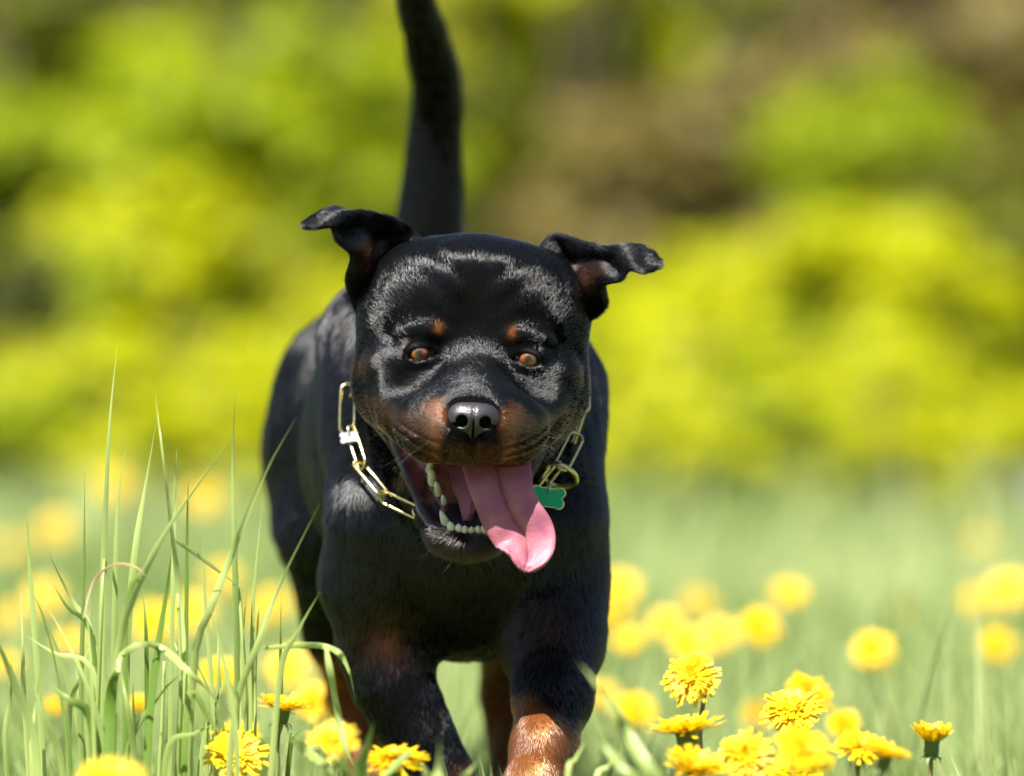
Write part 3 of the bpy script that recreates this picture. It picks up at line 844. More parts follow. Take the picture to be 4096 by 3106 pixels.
def fur_lift(p, n):
    q = to_head(p)
    up = sstep(5, 1, q[:, 1]) * sstep(-9.5, -7.5, q[:, 2]) * sstep(1.6, 0.2, q[:, 2])       # bridge, cheeks, lips
    br = np.exp(-(q[:, 0] / 2.6) ** 2) * sstep(-1.0, -2.6, q[:, 2])
    chin = sstep(-14.0, -15.5, q[:, 2]) * sstep(3, 1, q[:, 1]) * sstep(-20, -19, q[:, 2])
    return 0.20 + 0.4 * chin + (0.34 + 0.50 * br) * up * sstep(-0.1, 0.3, n[:, 2])

def sample(V, Q, weight, count, g):
    a, b, c, d = [V[Q[:, i]] for i in range(4)]
    area = 0.5 * (np.linalg.norm(np.cross(b - a, c - a), axis=1) + np.linalg.norm(np.cross(c - a, d - a), axis=1))
    w = area * weight
    f = g.choice(len(Q), size=count, p=w / w.sum())
    u = g.random(count)[:, None]; v = g.random(count)[:, None]
    bc = [(1 - u) * (1 - v), u * (1 - v), u * v, (1 - u) * v]
    return f, bc

def hair_object(name, roots, dirs, norms, length, rgb, parent, g, r0=0.014, lift=0.22, npt=4, mat=m_fur, curl=0.06, base=None, rough=0.2):
    n = len(roots)
    t = np.linspace(0, 1, npt)
    jit = g.normal(size=(n, 3)) * curl
    lf = (lift * (0.75 + 0.5 * g.random(n)))[:, None]
    ln = (length * (0.7 + 0.5 * g.random(n)))[:, None]
    P = np.empty((n, npt, 3), dtype=np.float32)
    for i, s in enumerate(t):
        P[:, i] = roots - norms * 0.05 + ln * (dirs * s + norms * lf * (s - 0.62 * s * s) + jit * s * s)
    cu = bpy.data.hair_curves.new(name)
    cu.add_curves([npt] * n)
    Pm = (P + EYE) / 100.0 - (DOG_BASE if base is None else base)
    cu.attributes['position'].data.foreach_set('vector', Pm.astype(np.float32).ravel()) if 'position' in cu.attributes else cu.position_data.foreach_set('vector', Pm.astype(np.float32).ravel())
    ra = cu.attributes.get('radius') or cu.attributes.new('radius', 'FLOAT', 'POINT')
    rad = (r0 / 100.0) * (np.array([1.0, 0.95, 0.7, 0.12]) if npt == 4 else np.linspace(1, 0.1, npt))
    ra.data.foreach_set('value', np.tile(rad, n).astype(np.float32))
    ca = cu.attributes.new('hair_col', 'FLOAT_COLOR', 'CURVE')
    c4 = np.ones((n, 4), dtype=np.float32); c4[:, :3] = rgb
    ca.data.foreach_set('color', c4.ravel())
    rr_ = cu.attributes.new('hair_rough', 'FLOAT', 'CURVE'); rr_.data.foreach_set('value', np.broadcast_to(np.asarray(rough, dtype=np.float32), (n,)).astype(np.float32))
    cu.materials.append(mat)
    return link(bpy.data.objects.new(name, cu), parent)

g_ = np.random.default_rng(77)
fc = BV[BQ].mean(1); fn = BN[BQ].mean(1)
wgt = 1.7 + 1.9 * sstep(22, 8, fc[:, 1]) * sstep(-30, -14, fc[:, 2])
wgt = wgt * (1 + 1.0 * sstep(4, -2, fc[:, 1])) * np.where(fc[:, 1] > 45, 0.5, 1.0)
wgt *= np.where(fn[:, 1] < 0.35, 1.0, 0.25)
wgt *= np.where(fc[:, 2] < -42, 0.4, 1.0)
low_lip = (np.abs(to_head(fc)[:, 0]) < 7.2) & (to_head(fc)[:, 2] < -7.4 - (6.7 - np.abs(to_head(fc)[:, 0])) * 1.5) & (to_head(fc)[:, 2] > -15.6)
wgt *= (cavv[BQ].min(1) > np.where(low_lip, 0.85, 0.42)) * (eyed2[BQ].min(1) > 0.0) * (nosed[BQ].min(1) > 0.12)
f, bc = sample(BV, BQ, wgt, N_FUR, g_)
pr = sum(BV[BQ[f, i]] * bc[i] for i in range(4)); nr = sum(BN[BQ[f, i]] * bc[i] for i in range(4))
nr /= np.linalg.norm(nr, axis=1, keepdims=True)
fur = hair_object('fur', pr, fur_dir(pr, nr), nr, fur_len(pr), coat_rgb(pr, 1.3, g_), body, g_, lift=fur_lift(pr, nr), rough=0.155 + 0.055 * np.maximum(sstep(9, 14, pr[:, 1]), sstep(-12, -17, pr[:, 2]) * sstep(3, 6, pr[:, 1])))

# nose
nx = np.arange(-3.6, 3.7, 0.09)
NV, NQ = surface_nets(nose_sdf, nx, np.arange(-11.5, -4.4, 0.09), np.arange(-8.8, -3.2, 0.09), band=1.0)
mesh_obj('nose', L(NV), NQ, m_nose, dog)

# eyes
for s in (-1, 1):
    c = from_head(np.array([[s * EYE_C[0], EYE_C[1], EYE_C[2]]]))[0]
    bm = bmesh.new(); bmesh.ops.create_uvsphere(bm, u_segments=48, v_segments=32, radius=EYE_R / 100)
    for v in bm.verts:       # cornea bulge towards the lens
        r = math.hypot(v.co.x, v.co.z) / (EYE_R / 100)
        if v.co.y < 0 and r < 0.72:
            v.co.y -= 0.0013 * (1 - (r / 0.72) ** 2)
    me = bpy.data.meshes.new('eye'); bm.to_mesh(me); bm.free()
    me.polygons.foreach_set('use_smooth', np.ones(len(me.polygons), dtype=bool)); me.materials.append(m_eye)
    o = link(bpy.data.objects.new('eye', me), dog); o.location = L(c)
    o.rotation_euler = (R(2), 0, 0)

# ears with their own coat
for ctrl, sgn in ((EAR_LEFT, -1), (EAR_RIGHT, 1)):
    G, th = ear_shape(ctrl)
    v, fq = sheet(G, th)
    N = grid_normals(G); du = np.gradient(G, axis=0); du /= np.linalg.norm(du, axis=2, keepdims=True)
    nn = np.concatenate([N.reshape(-1, 3), -N.reshape(-1, 3)]); dd = np.concatenate([du.reshape(-1, 3)] * 2)
    uu, vv = np.meshgrid(np.linspace(0, 1, 40), np.linspace(0, 1, 26), indexing='ij')
    inner_t = np.exp(-((uu - 0.20) / 0.11) ** 2 - ((vv - 0.33) / 0.13) ** 2) * 0.65 + 0.5 * np.exp(-((uu - 0.16) / 0.05) ** 2 - ((vv - 0.68) / 0.1) ** 2)
    front_is_A = N[8, 12, 1] < 0
    z = np.zeros(uu.size)
    tt = np.concatenate([inner_t.ravel(), z]) if front_is_A else np.concatenate([z, inner_t.ravel()])
    tt = tt * (0.6 + 0.6 * wnoise(v, 3.0, 5))
    tt = np.clip(tt, 0, 1)
    ear = mesh_obj('ear', L(v), fq, m_ear, dog)
    rgb = BLACK * 0.8 + (np.array([0.12, 0.050, 0.038]) - BLACK * 0.8) * tt[:, None]
    vcolor(ear.data, 'skin_col', rgb)
    cnt = N_EAR
    f, bc = sample(v, fq, np.ones(len(fq)), cnt, g_)
    pr = sum(v[fq[f, i]] * bc[i] for i in range(4)); nr = sum(nn[fq[f, i]] * bc[i] for i in range(4)); dr = sum(dd[fq[f, i]] * bc[i] for i in range(4))
    ud = np.concatenate([uu.ravel()] * 2); ur = sum(ud[fq[f, i]] * bc[i][:, 0] for i in range(4))
    tr = sum(tt[fq[f, i]] * bc[i][:, 0] for i in range(4))
    nr /= np.linalg.norm(nr, axis=1, keepdims=True) + 1e-6
    hc = BLACK + (np.array([0.22, 0.10, 0.055]) - BLACK) * (tr * (0.5 + g_.random(cnt)))[:, None].clip(0, 1)
    dr = dr + np.stack([wnoise(pr, 1.2, 41), wnoise(pr, 1.2, 42), wnoise(pr, 1.2, 43)], 1) * 0.35
    hair_object('fur', pr, dr, nr, (0.85 - 0.45 * ur) + 0.5 * tr, hc, ear, g_, lift=0.4, curl=0.11, rough=0.24)

# tongue, teeth
G, th = tongue_shape(); v, fq = sheet(G, th)
tongue = mesh_obj('tongue', L(v), fq, m_tongue, dog)
_md = tongue.modifiers.new('smooth', 'SUBSURF'); _md.levels = 1; _md.render_levels = 1
for b_, t_, w_, d_, fl in TEETH:
    v, fq = tooth_mesh(dp(*b_), dp(*t_), w_, d_, fl)
    mesh_obj('tooth', L(v), fq, m_tooth, dog)
gp = [dp(x, y + 22, z + 0.1) for (x, y, z), *_r in TEETH]
C = bspline_grid(np.array(gp)[:, None, :].repeat(2, 1), 60, 2)[:, 0]
v, fq = tube(C, 0.36 + 0.05 * np.sin(np.arange(60) * 1.3), 10, closed=False)
mesh_obj('gum', L(v), fq, m_gum, dog)
# fold of flesh under the tongue
fr = bspline_grid(np.array([[dp(1800, 1880, 2.0), dp(1880, 1860, 1.0)], [dp(1815, 1950, 0.3), dp(1890, 1950, -1.0)], [dp(1845, 2020, -1.0), dp(1895, 2020, -2.0)], [dp(1862, 2085, -1.6), dp(1875, 2085, -2.0)]]), 20, 9)
v, fq = sheet(fr, np.full(fr.shape[:2], 0.35))
mesh_obj('tongue_root', L(v), fq, m_tongue, dog)

# whiskers
wr, wd, wn = [], [], []
gw = np.random.default_rng(4)
cand = np.nonzero((nosed > 0.6) & (cavv > 0.6) & hm & (BN[:, 1] < 0.2))[0]
cq = to_head(BV[cand]); cx = np.abs(cq[:, 0])
sel = ((cq[:, 2] < -6.5) & (cq[:, 2] > -9.3) & (cx > 3) & (cq[:, 1] < 0)) | ((cq[:, 2] < -14.5) & (cq[:, 1] < 1))
pick = gw.choice(cand[sel], 46, replace=False)
pd = BN[pick] * 0.9 + np.array([0, 0.15, -0.35]) + gw.normal(size=(46, 3)) * 0.2
pd += np.sign(BV[pick][:, :1]) * np.array([[0.5, 0, 0]])
pd /= np.linalg.norm(pd, axis=1, keepdims=True)
wl = np.where(BV[pick][:, 2] < -13, 2.0, 2.8)
wc = np.where((gw.random(46) < 0.3)[:, None], np.array([0.5, 0.48, 0.45]), np.array([0.02, 0.02, 0.02]))
hair_object('whiskers', BV[pick], pd, np.tile([0, 0, -1.0], (46, 1)), wl, wc, dog, gw, r0=0.008, lift=0.25, npt=5)
# ------------------------------------------------------------------ chain collar and tags
m_chain, nt, b = new_mat('gold_steel')
b.inputs['Metallic'].default_value = 1.0; b.inputs['Roughness'].default_value = 0.24
_n = noise_tex(nt, 260, 3)
nt.links.new(ramp(nt, _n.outputs[0], [(0.3, (0.66, 0.50, 0.20)), (0.7, (0.84, 0.72, 0.40))]), b.inputs['Base Color'])
m_silver, nt, b = new_mat('polished_steel')
b.inputs['Metallic'].default_value = 1.0; b.inputs['Roughness'].default_value = 0.38; b.inputs['Base Color'].default_value = (0.85, 0.84, 0.82, 1)
m_green, nt, b = new_mat('green_anodised')
_n = noise_tex(nt, 400, 2)
nt.links.new(ramp(nt, _n.outputs[0], [(0.3, (0.0, 0.30, 0.25)), (0.7, (0.005, 0.40, 0.33))]), b.inputs['Base Color'])
b.inputs['Roughness'].default_value = 0.4; b.inputs['Metallic'].default_value = 0.35

def surf_y(px, py, lo=-8.0, hi=22.0):
    """depth where the line of sight through a point meets neck and breast"""
    ys_ = np.arange(lo, hi, 0.1)
    P = np.array([dp(px, py, y) for y in ys_]).astype(np.float32)
    d = body_sdf(P)
    k = np.nonzero(d < 0.55)[0]
    return ys_[k[0]] if len(k) else hi

front = [(1412, 1580), (1406, 1700), (1432, 1800), (1468, 1890), (1530, 1962), (1600, 2018), (1690, 2050), (1760, 2110), (1860, 2150), (1970, 2130), (2100, 2020), (2190, 1915), (2250, 1820), (2302, 1710), (2318, 1660)]
loop = [dp(px, py, max(surf_y(px, py), 4.5 if 1740 < px < 2060 else -9)) for px, py in front]
loop += [np.array(v) for v in ((9.3, 9.5, -3.0), (8.3, 15, 4.0), (3.0, 17.5, 7.2), (-4.0, 17.5, 7.0), (-8.6, 15, 4.0), (-9.8, 11, -1.0))]
loop = np.array(loop)
def closed_curve(P, n):
    m = len(P); t = np.linspace(0, m, n, endpoint=False); i = t.astype(int); f = (t - i)[:, None]
    a, b, c, d = P[(i - 1) % m], P[i % m], P[(i + 1) % m], P[(i + 2) % m]
    return 0.5 * ((2 * b) + (-a + c) * f + (2 * a - 5 * b + 4 * c - d) * f ** 2 + (-a + 3 * b - 3 * c + d) * f ** 3)
cc = closed_curve(loop, 1200)
dl = np.linalg.norm(np.roll(cc, -1, 0) - cc, axis=1); sarc = np.r_[0, np.cumsum(dl)][:-1]; total = dl.sum()
n_link = int(round(total / 4.2)); n_link += n_link % 2
pitch = total / n_link
collar_base = (cc.mean(0) + EYE) / 100.0
collar = empty('chain_collar', collar_base)
tag(collar, 'gold coloured long-link chain collar around the dog\'s neck', 'collar')
def oval(a, b, n=28):
    """long link outline: length 2a, width 2b"""
    pts = []
    for k in range(n):
        t = 2 * math.pi * k / n
        s = a - b
        pts.append((math.cos(t) * b + (s if math.cos(t) > 1e-6 else (-s if math.cos(t) < -1e-6 else 0)), math.sin(t) * b))
    return np.array(pts)
ov = oval(pitch / 2 + 0.38, 0.68)
lv = np.zeros((len(ov), 3)); lv[:, 0] = ov[:, 0]; lv[:, 1] = ov[:, 1]
TV, TF = tube(lv, 0.16, 9)
link_me = mesh_data('link', TV / 100.0, TF, m_chain)
links = []
for i in range(n_link):
    s = (i + 0.35) * pitch
    k = int(np.searchsorted(sarc, s % total)) % len(cc)
    c = cc[k]
    ahead = cc[(k + 12) % len(cc)] - cc[(k - 12) % len(cc)]; ahead /= np.linalg.norm(ahead)
    _, gr = sdf_grad(body_sdf, c[None].astype(np.float32))
    out = gr[0] - ahead * (gr[0] @ ahead); out /= np.linalg.norm(out)
    tw = np.cross(out, ahead)
    ang = R(22) if i % 2 else R(-62)
    y_ = tw * math.cos(ang) + out * math.sin(ang)
    z_ = np.cross(ahead, y_)
    M = Matrix.Identity(4)
    for r_ in range(3):
        M[r_][0], M[r_][1], M[r_][2] = ahead[r_], y_[r_], z_[r_]
    c = c + out * (0.15 if i % 2 else 0.38)
    M.translation = Vector((c + EYE) / 100.0 - collar_base)
    o = link(bpy.data.objects.new('link', link_me), collar); o.matrix_basis = M
# loose ring of the slip chain
def ring(name, c, R1, R2, ax1, ax2, wire, mat, parent, base):
    a1 = np.asarray(ax1, float); a1 /= np.linalg.norm(a1); a2 = np.asarray(ax2, float); a2 -= a1 * (a2 @ a1); a2 /= np.linalg.norm(a2)
    t = np.linspace(0, 2 * math.pi, 40, endpoint=False)
    P = np.asarray(c) + R1 * np.cos(t)[:, None] * a1 + R2 * np.sin(t)[:, None] * a2
    v, f = tube(P, wire, 10)
    return mesh_obj(name, (v + EYE) / 100.0 - base, f, mat, parent)
yr = surf_y(2225, 1905) - 1.1
ring('ring', dp(2232, 1902, yr), 1.75, 1.55, (1, -0.15, -0.28), (0.1, -0.75, 0.62), 0.24, m_chain, collar, collar_base)
ring('ring', dp(2172, 1895, yr + 0.3), 0.95, 0.95, (0.5, 0.4, 0.75), (0.3, -0.8, 0.3), 0.2, m_chain, collar, collar_base)

def bone_outline(l, w, rk):
    """bone silhouette as a polygon, length 2l between knob centres, half width w, knob radius rk"""
    pts = []
    for (cx_, cy_), a0, a1 in (((l, w), -60, 130), ((-l, w), 50, 240), ((-l, -w), 120, 310), ((l, -w), 230, 420)):
        for k in range(13):
            a = R(a0 + (a1 - a0) * k / 12)
            pts.append((cx_ + rk * math.cos(a), cy_ + rk * math.sin(a)))
    return pts
def bone_tag(name, c, xa, ya, size, thick, mat, edge, label, holder_mat):
    base = (np.asarray(c) + EYE) / 100.0
    t = empty(name, base); tag(t, label, 'tag')
    xa = np.asarray(xa, float); xa /= np.linalg.norm(xa); ya = np.asarray(ya, float); ya -= xa * (xa @ ya); ya /= np.linalg.norm(ya); za = np.cross(xa, ya)
    def plate(sc, th, nm, mt, off=0.0):
        pts = bone_outline(1.05, 0.46, 0.45)
        n = len(pts); V = []; F = []
        for s in (-1, 1):
            for x, y in pts:
                V.append((x * size * sc * xa + y * size * sc * ya + (s * th + off) * za) / 100.0)
        F.append(tuple(range(n))[::-1]); F.append(tuple(range(n, 2 * n)))
        for i in range(n):
            j = (i + 1) % n
            F.append((i, j, n + j, n + i))
        return mesh_obj(nm, V, F, mt, t, smooth=False)
    plate(1.0, thick * 0.8, 'rim', edge)
    plate(0.945, thick, 'plate', mat)
    hole = 0.55 * size * ya
    tt = np.linspace(0, 2 * math.pi, 24, endpoint=False)
    P = hole + 0.28 * ya + 0.42 * np.cos(tt)[:, None] * ya + 0.42 * np.sin(tt)[:, None] * za
    v, f = tube(P, 0.07, 6)
    mesh_obj('split_ring', v / 100.0, f, holder_mat, t)
    return t
yt = surf_y(2190, 2000)
bone_tag('dog_tag', dp(2190, 1990, yt - 2.0), (1.0, 0.25, -0.12), (0.12, -0.15, 1), 1.10, 0.07, m_green, m_silver, 'green bone-shaped metal tag hanging from the chain collar', m_silver)
yl = surf_y(1400, 1745)
bone_tag('dog_tag', dp(1398, 1750, yl - 0.7), (0.97, -0.05, 0.15), (0.0, 0.20, 0.98), 0.58, 0.12, m_silver, m_silver, 'small bright silver bone charm on the sunlit side of the collar', m_silver)
# ------------------------------------------------------------------ ground, meadow, hedge
m_ground, nt, b = new_mat('meadow_soil')
_n = noise_tex(nt, 1.3, 6); _n2 = noise_tex(nt, 26, 4)
_c = ramp(nt, _n.outputs[0], [(0.3, (0.045, 0.070, 0.016)), (0.55, (0.075, 0.105, 0.024)), (0.75, (0.09, 0.085, 0.035))])
nt.links.new(_c, b.inputs['Base Color']); b.inputs['Roughness'].default_value = 0.95
add_bump(nt, b, _n2.outputs[0], 0.8, 0.03)
def ground_z(x, y):
    return 0.02 * np.sin(x * 1.1 + 0.3) * np.sin(y * 0.7) * sstep(2.0, 6.0, np.abs(y))
_gx = np.unique(np.r_[np.linspace(-150, -12, 12), np.linspace(-12, 12, 61), np.linspace(12, 150, 12)])
_gy = np.unique(np.r_[np.linspace(-40, -6, 10), np.linspace(-6, 22, 71), np.linspace(22, 220, 14)])
_X, _Y = np.meshgrid(_gx, _gy, indexing='ij')
_V = np.stack([_X, _Y, ground_z(_X, _Y)], -1).reshape(-1, 3)
_i = np.arange(_X.size).reshape(_X.shape)
_F = np.stack([_i[:-1, :-1], _i[1:, :-1], _i[1:, 1:], _i[:-1, 1:]], -1).reshape(-1, 4)
ground = mesh_obj('ground', _V, _F, m_ground)
tag(ground, 'green spring meadow ground under the grass', 'ground', kind='structure')

def leafy_mat(name, lo, hi, trans=0.35, rough=0.5, attr='tint'):
    m, nt, b = new_mat(name)
    a = node(nt, 'ShaderNodeAttribute', attribute_name=attr)
    c = ramp(nt, a.outputs['Fac'], [(0.0, lo), (1.0, hi)])
    nt.links.new(c, b.inputs['Base Color']); b.inputs['Roughness'].default_value = rough
    b.inputs['Specular IOR Level'].default_value = 0.35
    t = nt.nodes.new('ShaderNodeBsdfTranslucent'); nt.links.new(c, t.inputs['Color'])
    mx = nt.nodes.new('ShaderNodeMixShader'); mx.inputs[0].default_value = trans
    nt.links.new(b.outputs[0], mx.inputs[1]); nt.links.new(t.outputs[0], mx.inputs[2])
    nt.links.new(mx.outputs[0], nt.nodes['Material Output'].inputs[0])
    return m
m_grass = leafy_mat('meadow_grass', (0.17, 0.28, 0.05), (0.60, 0.66, 0.30), 0.45)

def blades(base, height, width, lean, seed):
    """tapered bent blades: base (n,3)"""
    g = np.random.default_rng(seed); n = len(base)
    az = g.random(n) * 2 * np.pi
    d = np.stack([np.cos(az), np.sin(az), np.zeros(n)], 1)
    fz = g.random(n) * 2 * np.pi
    s = np.stack([np.cos(fz), np.sin(fz), np.zeros(n)], 1)
    ts = np.array([0, 0.4, 0.75, 1.0]); ws = np.array([0.8, 1.0, 0.65, 0.0])
    V = []
    for t, w in zip(ts, ws):
        c = base + np.array([0, 0, 1.0]) * (height * t * (1 - 0.25 * lean * t))[:, None] + d * (height * lean * t * t)[:, None]
        if w > 0:
            V += [c - s * (width * w * 0.5)[:, None], c + s * (width * w * 0.5)[:, None]]
        else:
            V.append(c)
    V = np.stack(V, 1).reshape(-1, 3)
    o = (np.arange(n) * 7)[:, None]
    T = np.concatenate([o + np.array([[0, 1, 3]]), o + np.array([[0, 3, 2]]), o + np.array([[2, 3, 5]]), o + np.array([[2, 5, 4]]), o + np.array([[4, 5, 6]])])
    return V, T

def scatter(n, d0, d1, half0, half1, seed):
    g = np.random.default_rng(seed)
    u = g.random(n); d = d0 + (d1 - d0) * u
    hw = half0 + (half1 - half0) * u
    x = (g.random(n) * 2 - 1) * hw
    return np.stack([x, d - CAM_D, ground_z(x, d - CAM_D)], 1)
_bl = []
for n, d0, d1, h0, h1, hm_, wm, sd in GRASS:
    p = scatter(n, d0, d1, h0, h1, sd)
    g = np.random.default_rng(sd + 50)
    cl = 0.75 + 0.25 * wnoise(p, 2.2, 61)
    V, T = blades(p, hm_ * (0.55 + 0.6 * g.random(n)) * cl, wm * (0.6 + 0.8 * g.random(n)), 0.12 + 0.55 * g.random(n) ** 2, sd + 7)
    tint = np.clip(0.45 + 0.5 * wnoise(p, 1.7, 62) + 0.35 * g.normal(size=n) + (sd > 6) * 0.4, 0, 1)
    _bl.append((V, T, np.repeat(tint, 7)))
_off = np.cumsum([0] + [len(a[0]) for a in _bl])
grass = mesh_obj('grass', np.concatenate([a[0] for a in _bl]), np.concatenate([a[1] + o for a, o in zip(_bl, _off)]), m_grass, smooth=False)
vfloat(grass.data, 'tint', np.concatenate([a[2] for a in _bl]))
tag(grass, 'pale green meadow grass covering the ground', 'grass', kind='stuff')

# shrubs of the hedge: a few crown meshes, many shrubs
def crown_mesh(name, seed, n_clump=46, per=115, leaf=0.07, open_=1.0):
    g = np.random.default_rng(seed)
    c = g.normal(size=(n_clump, 3)); c /= np.linalg.norm(c, axis=1, keepdims=True)
    c *= (0.35 + 0.6 * g.random((n_clump, 1)) ** 0.6)
    c[:, 2] = np.abs(c[:, 2]) * 1.0 - 0.25
    rad = 0.13 + 0.16 * g.random(n_clump)
    k = np.repeat(np.arange(n_clump), per)
    off = g.normal(size=(len(k), 3)); off /= np.linalg.norm(off, axis=1, keepdims=True)
    off *= g.random((len(k), 1)) ** 0.45
    p = c[k] + off * rad[k][:, None] * np.array([1, 1, 0.75])
    nrm = off * 0.6 + g.normal(size=off.shape) * 0.35 + np.array([0, 0, 0.6]); nrm /= np.linalg.norm(nrm, axis=1, keepdims=True)
    a = np.cross(nrm, g.normal(size=off.shape)); a /= np.linalg.norm(a, axis=1, keepdims=True)
    b = np.cross(nrm, a)
    sz = leaf * (0.6 + 0.8 * g.random((len(k), 1)))
    V = np.stack([p - a * sz, p - b * sz * 0.5 + nrm * sz * 0.12, p + a * sz, p + b * sz * 0.5 + nrm * sz * 0.12], 1).reshape(-1, 3)
    F = np.arange(len(V)).reshape(-1, 4)
    me = mesh_data(name, V, F, None, smooth=False)
    vfloat(me, 'tint', np.repeat(np.clip(0.5 + 0.22 * g.normal(size=len(k)) + 0.2 * np.sin(k * 2.7), 0, 1), 4))
    return me
crowns = [crown_mesh('crown', 100 + i) for i in range(4)]
def stem_mesh(name, seed):
    g = np.random.default_rng(seed); V = []; F = []
    for k in range(6):
        az = g.random() * 6.28; tip = np.array([math.cos(az) * 0.5, math.sin(az) * 0.5, 0.55 + 0.3 * g.random()])
        P = np.array([[0.04 * math.cos(az), 0.04 * math.sin(az), -1.0], tip * [0.35, 0.35, 0] + [0, 0, -0.35], tip])
        P = bspline_grid(P[:, None, :].repeat(2, 1), 8, 2)[:, 0]
        v, f = tube(P, np.linspace(0.045, 0.008, 8), 6, closed=False)
        o = len(V); V += list(v); F += [tuple(i + o for i in q) for q in f]
    return mesh_data(name, np.array(V), F, None)
stems = [stem_mesh('stem', 200 + i) for i in range(2)]
m_bark, nt, b = new_mat('shrub_bark')
_n = noise_tex(nt, 14, 4); nt.links.new(ramp(nt, _n.outputs[0], [(0.3, (0.05, 0.035, 0.022)), (0.7, (0.12, 0.09, 0.06))]), b.inputs['Base Color']); b.inputs['Roughness'].default_value = 0.9
LEAF = {'gold': leafy_mat('leaf_gold', (0.42, 0.46, 0.002), (0.62, 0.62, 0.004), 0.5),
        'lime': leafy_mat('leaf_lime', (0.25, 0.32, 0.004), (0.42, 0.49, 0.006), 0.5),
        'olive': leafy_mat('leaf_olive', (0.10, 0.12, 0.004), (0.19, 0.21, 0.008), 0.42),
        'dark': leafy_mat('leaf_dark', (0.05, 0.065, 0.006), (0.10, 0.12, 0.010), 0.35),
        'brown': leafy_mat('leaf_brown', (0.15, 0.12, 0.022), (0.25, 0.20, 0.05), 0.3)}
def shrub(px, py, dist, rx, rz, kind, label, name='shrub', var=0, tall=None):
    """shrub whose crown centre stands at a picture point and a distance"""
    dist, rx, rz = dist * 1.25, rx * 1.3, rz * 1.3
    c = at(px, py, dist)
    hgt = max(c[2], 0.3)
    o = empty(name, (c[0], c[1], 0)); tag(o, label, 'shrub' if name == 'shrub' else 'tree', 'shrubs and trees of the hedge behind the meadow')
    cr = link(bpy.data.objects.new('crown', crowns[var % 4].copy()), o); cr.data.materials.append(LEAF[kind])
    cr.location = (0, 0, hgt); cr.scale = (rx, rx * 0.9, rz); cr.rotation_euler = (0, 0, var * 1.7 + px * 0.01)
    st = link(bpy.data.objects.new('trunk', stems[var % 2].copy()), o); st.data.materials.append(m_bark)
    st.location = (0, 0, hgt); st.scale = (rx, rx, hgt)
    return o
for i, a in enumerate(SHRUBS):
    shrub(*a, var=i)

# unseen trees added behind the photographer to darken the reflection in the dog's eyes
for k, (x_, y_, r_) in enumerate(((-9, -21, 3.2), (-3.5, -24, 3.6), (2.5, -22, 3.3), (8.5, -25, 3.8), (14, -20, 3.2), (-15, -19, 3.4))):
    o = empty('tree', (x_, y_, 0)); tag(o, 'tree ' + ('first', 'second', 'third', 'fourth', 'fifth', 'sixth')[k] + ' of the added row behind the photographer, out of the picture, darkening the eye reflections', 'tree', 'unseen trees added behind the photographer')
    cr = link(bpy.data.objects.new('crown', crowns[k % 4].copy()), o); cr.data.materials.append(LEAF['olive'])
    cr.location = (0, 0, 1.3); cr.scale = (r_, r_, r_ * 1.3)
    st = link(bpy.data.objects.new('trunk', stems[k % 2].copy()), o); st.data.materials.append(m_bark); st.location = (0, 0, 3.4); st.scale = (r_, r_, 3.4)

# blue-grey boulder at the meadow's far edge
m_stone, nt, b = new_mat('blue_grey_stone')
_n = noise_tex(nt, 5, 6); nt.links.new(ramp(nt, _n.outputs[0], [(0.3, (0.09, 0.12, 0.16)), (0.7, (0.18, 0.21, 0.26))]), b.inputs['Base Color']); b.inputs['Roughness'].default_value = 0.8
_c = at(4040, 1985, 16.5)
bm = bmesh.new(); bmesh.ops.create_icosphere(bm, subdivisions=4, radius=1.0)
_P = np.array([v.co for v in bm.verts]); _d = 1 + 0.16 * wnoise(_P, 2.4, 8) + 0.06 * wnoise(_P, 6, 9)
for v, k in zip(bm.verts, _d):
    v.co = Vector((v.co.x * 0.23 * k, v.co.y * 0.2 * k, v.co.z * 0.19 * k))
me = bpy.data.meshes.new('boulder'); bm.to_mesh(me); bm.free(); me.materials.append(m_stone)
me.polygons.foreach_set('use_smooth', np.ones(len(me.polygons), dtype=bool))
_o = link(bpy.data.objects.new('boulder', me)); _o.location = (_c[0], _c[1], 0.14)
tag(_o, 'blurred blue-grey boulder at the right edge where meadow meets hedge', 'boulder')
# ------------------------------------------------------------------ tall grass tufts (each blade its own part)
m_blade = leafy_mat('tall_grass', (0.15, 0.26, 0.04), (0.50, 0.60, 0.20), 0.45, 0.34)
m_dry = leafy_mat('dry_grass', (0.30, 0.19, 0.08), (0.42, 0.30, 0.16), 0.3, 0.6)
def blade_strip(P, width, fold=0.35, nseg=18, face=None, stem=False):
    P = np.asarray(P, float)
    C = bspline_grid(P[:, None, :].repeat(2, 1), nseg, 2)[:, 0]
    t = np.gradient(C, axis=0); t /= np.linalg.norm(t, axis=1, keepdims=True)
    f = np.array(face if face is not None else (0.25, -1.0, 0.1))
    s = np.cross(t, f); s /= np.linalg.norm(s, axis=1, keepdims=True)
    n = np.cross(s, t)
    u = np.linspace(0, 1, nseg)
    w = width * (0.5 + 0.5 * sstep(0, 0.25, u)) * (1 - sstep(0.55, 1.0, u) * 0.985)
    if stem:
        return tube(C, np.maximum(width * (0.5 - 0.3 * u), 0.0004), 7, closed=False)
    V = np.stack([C - s * w[:, None] * 0.5, C + n * (w * fold * 0.5)[:, None], C + s * w[:, None] * 0.5], 1).reshape(-1, 3)
    F = []
    for i in range(nseg - 1):
        a = i * 3
        F += [(a, a + 1, a + 4, a + 3), (a + 1, a + 2, a + 5, a + 4)]
    return V, F
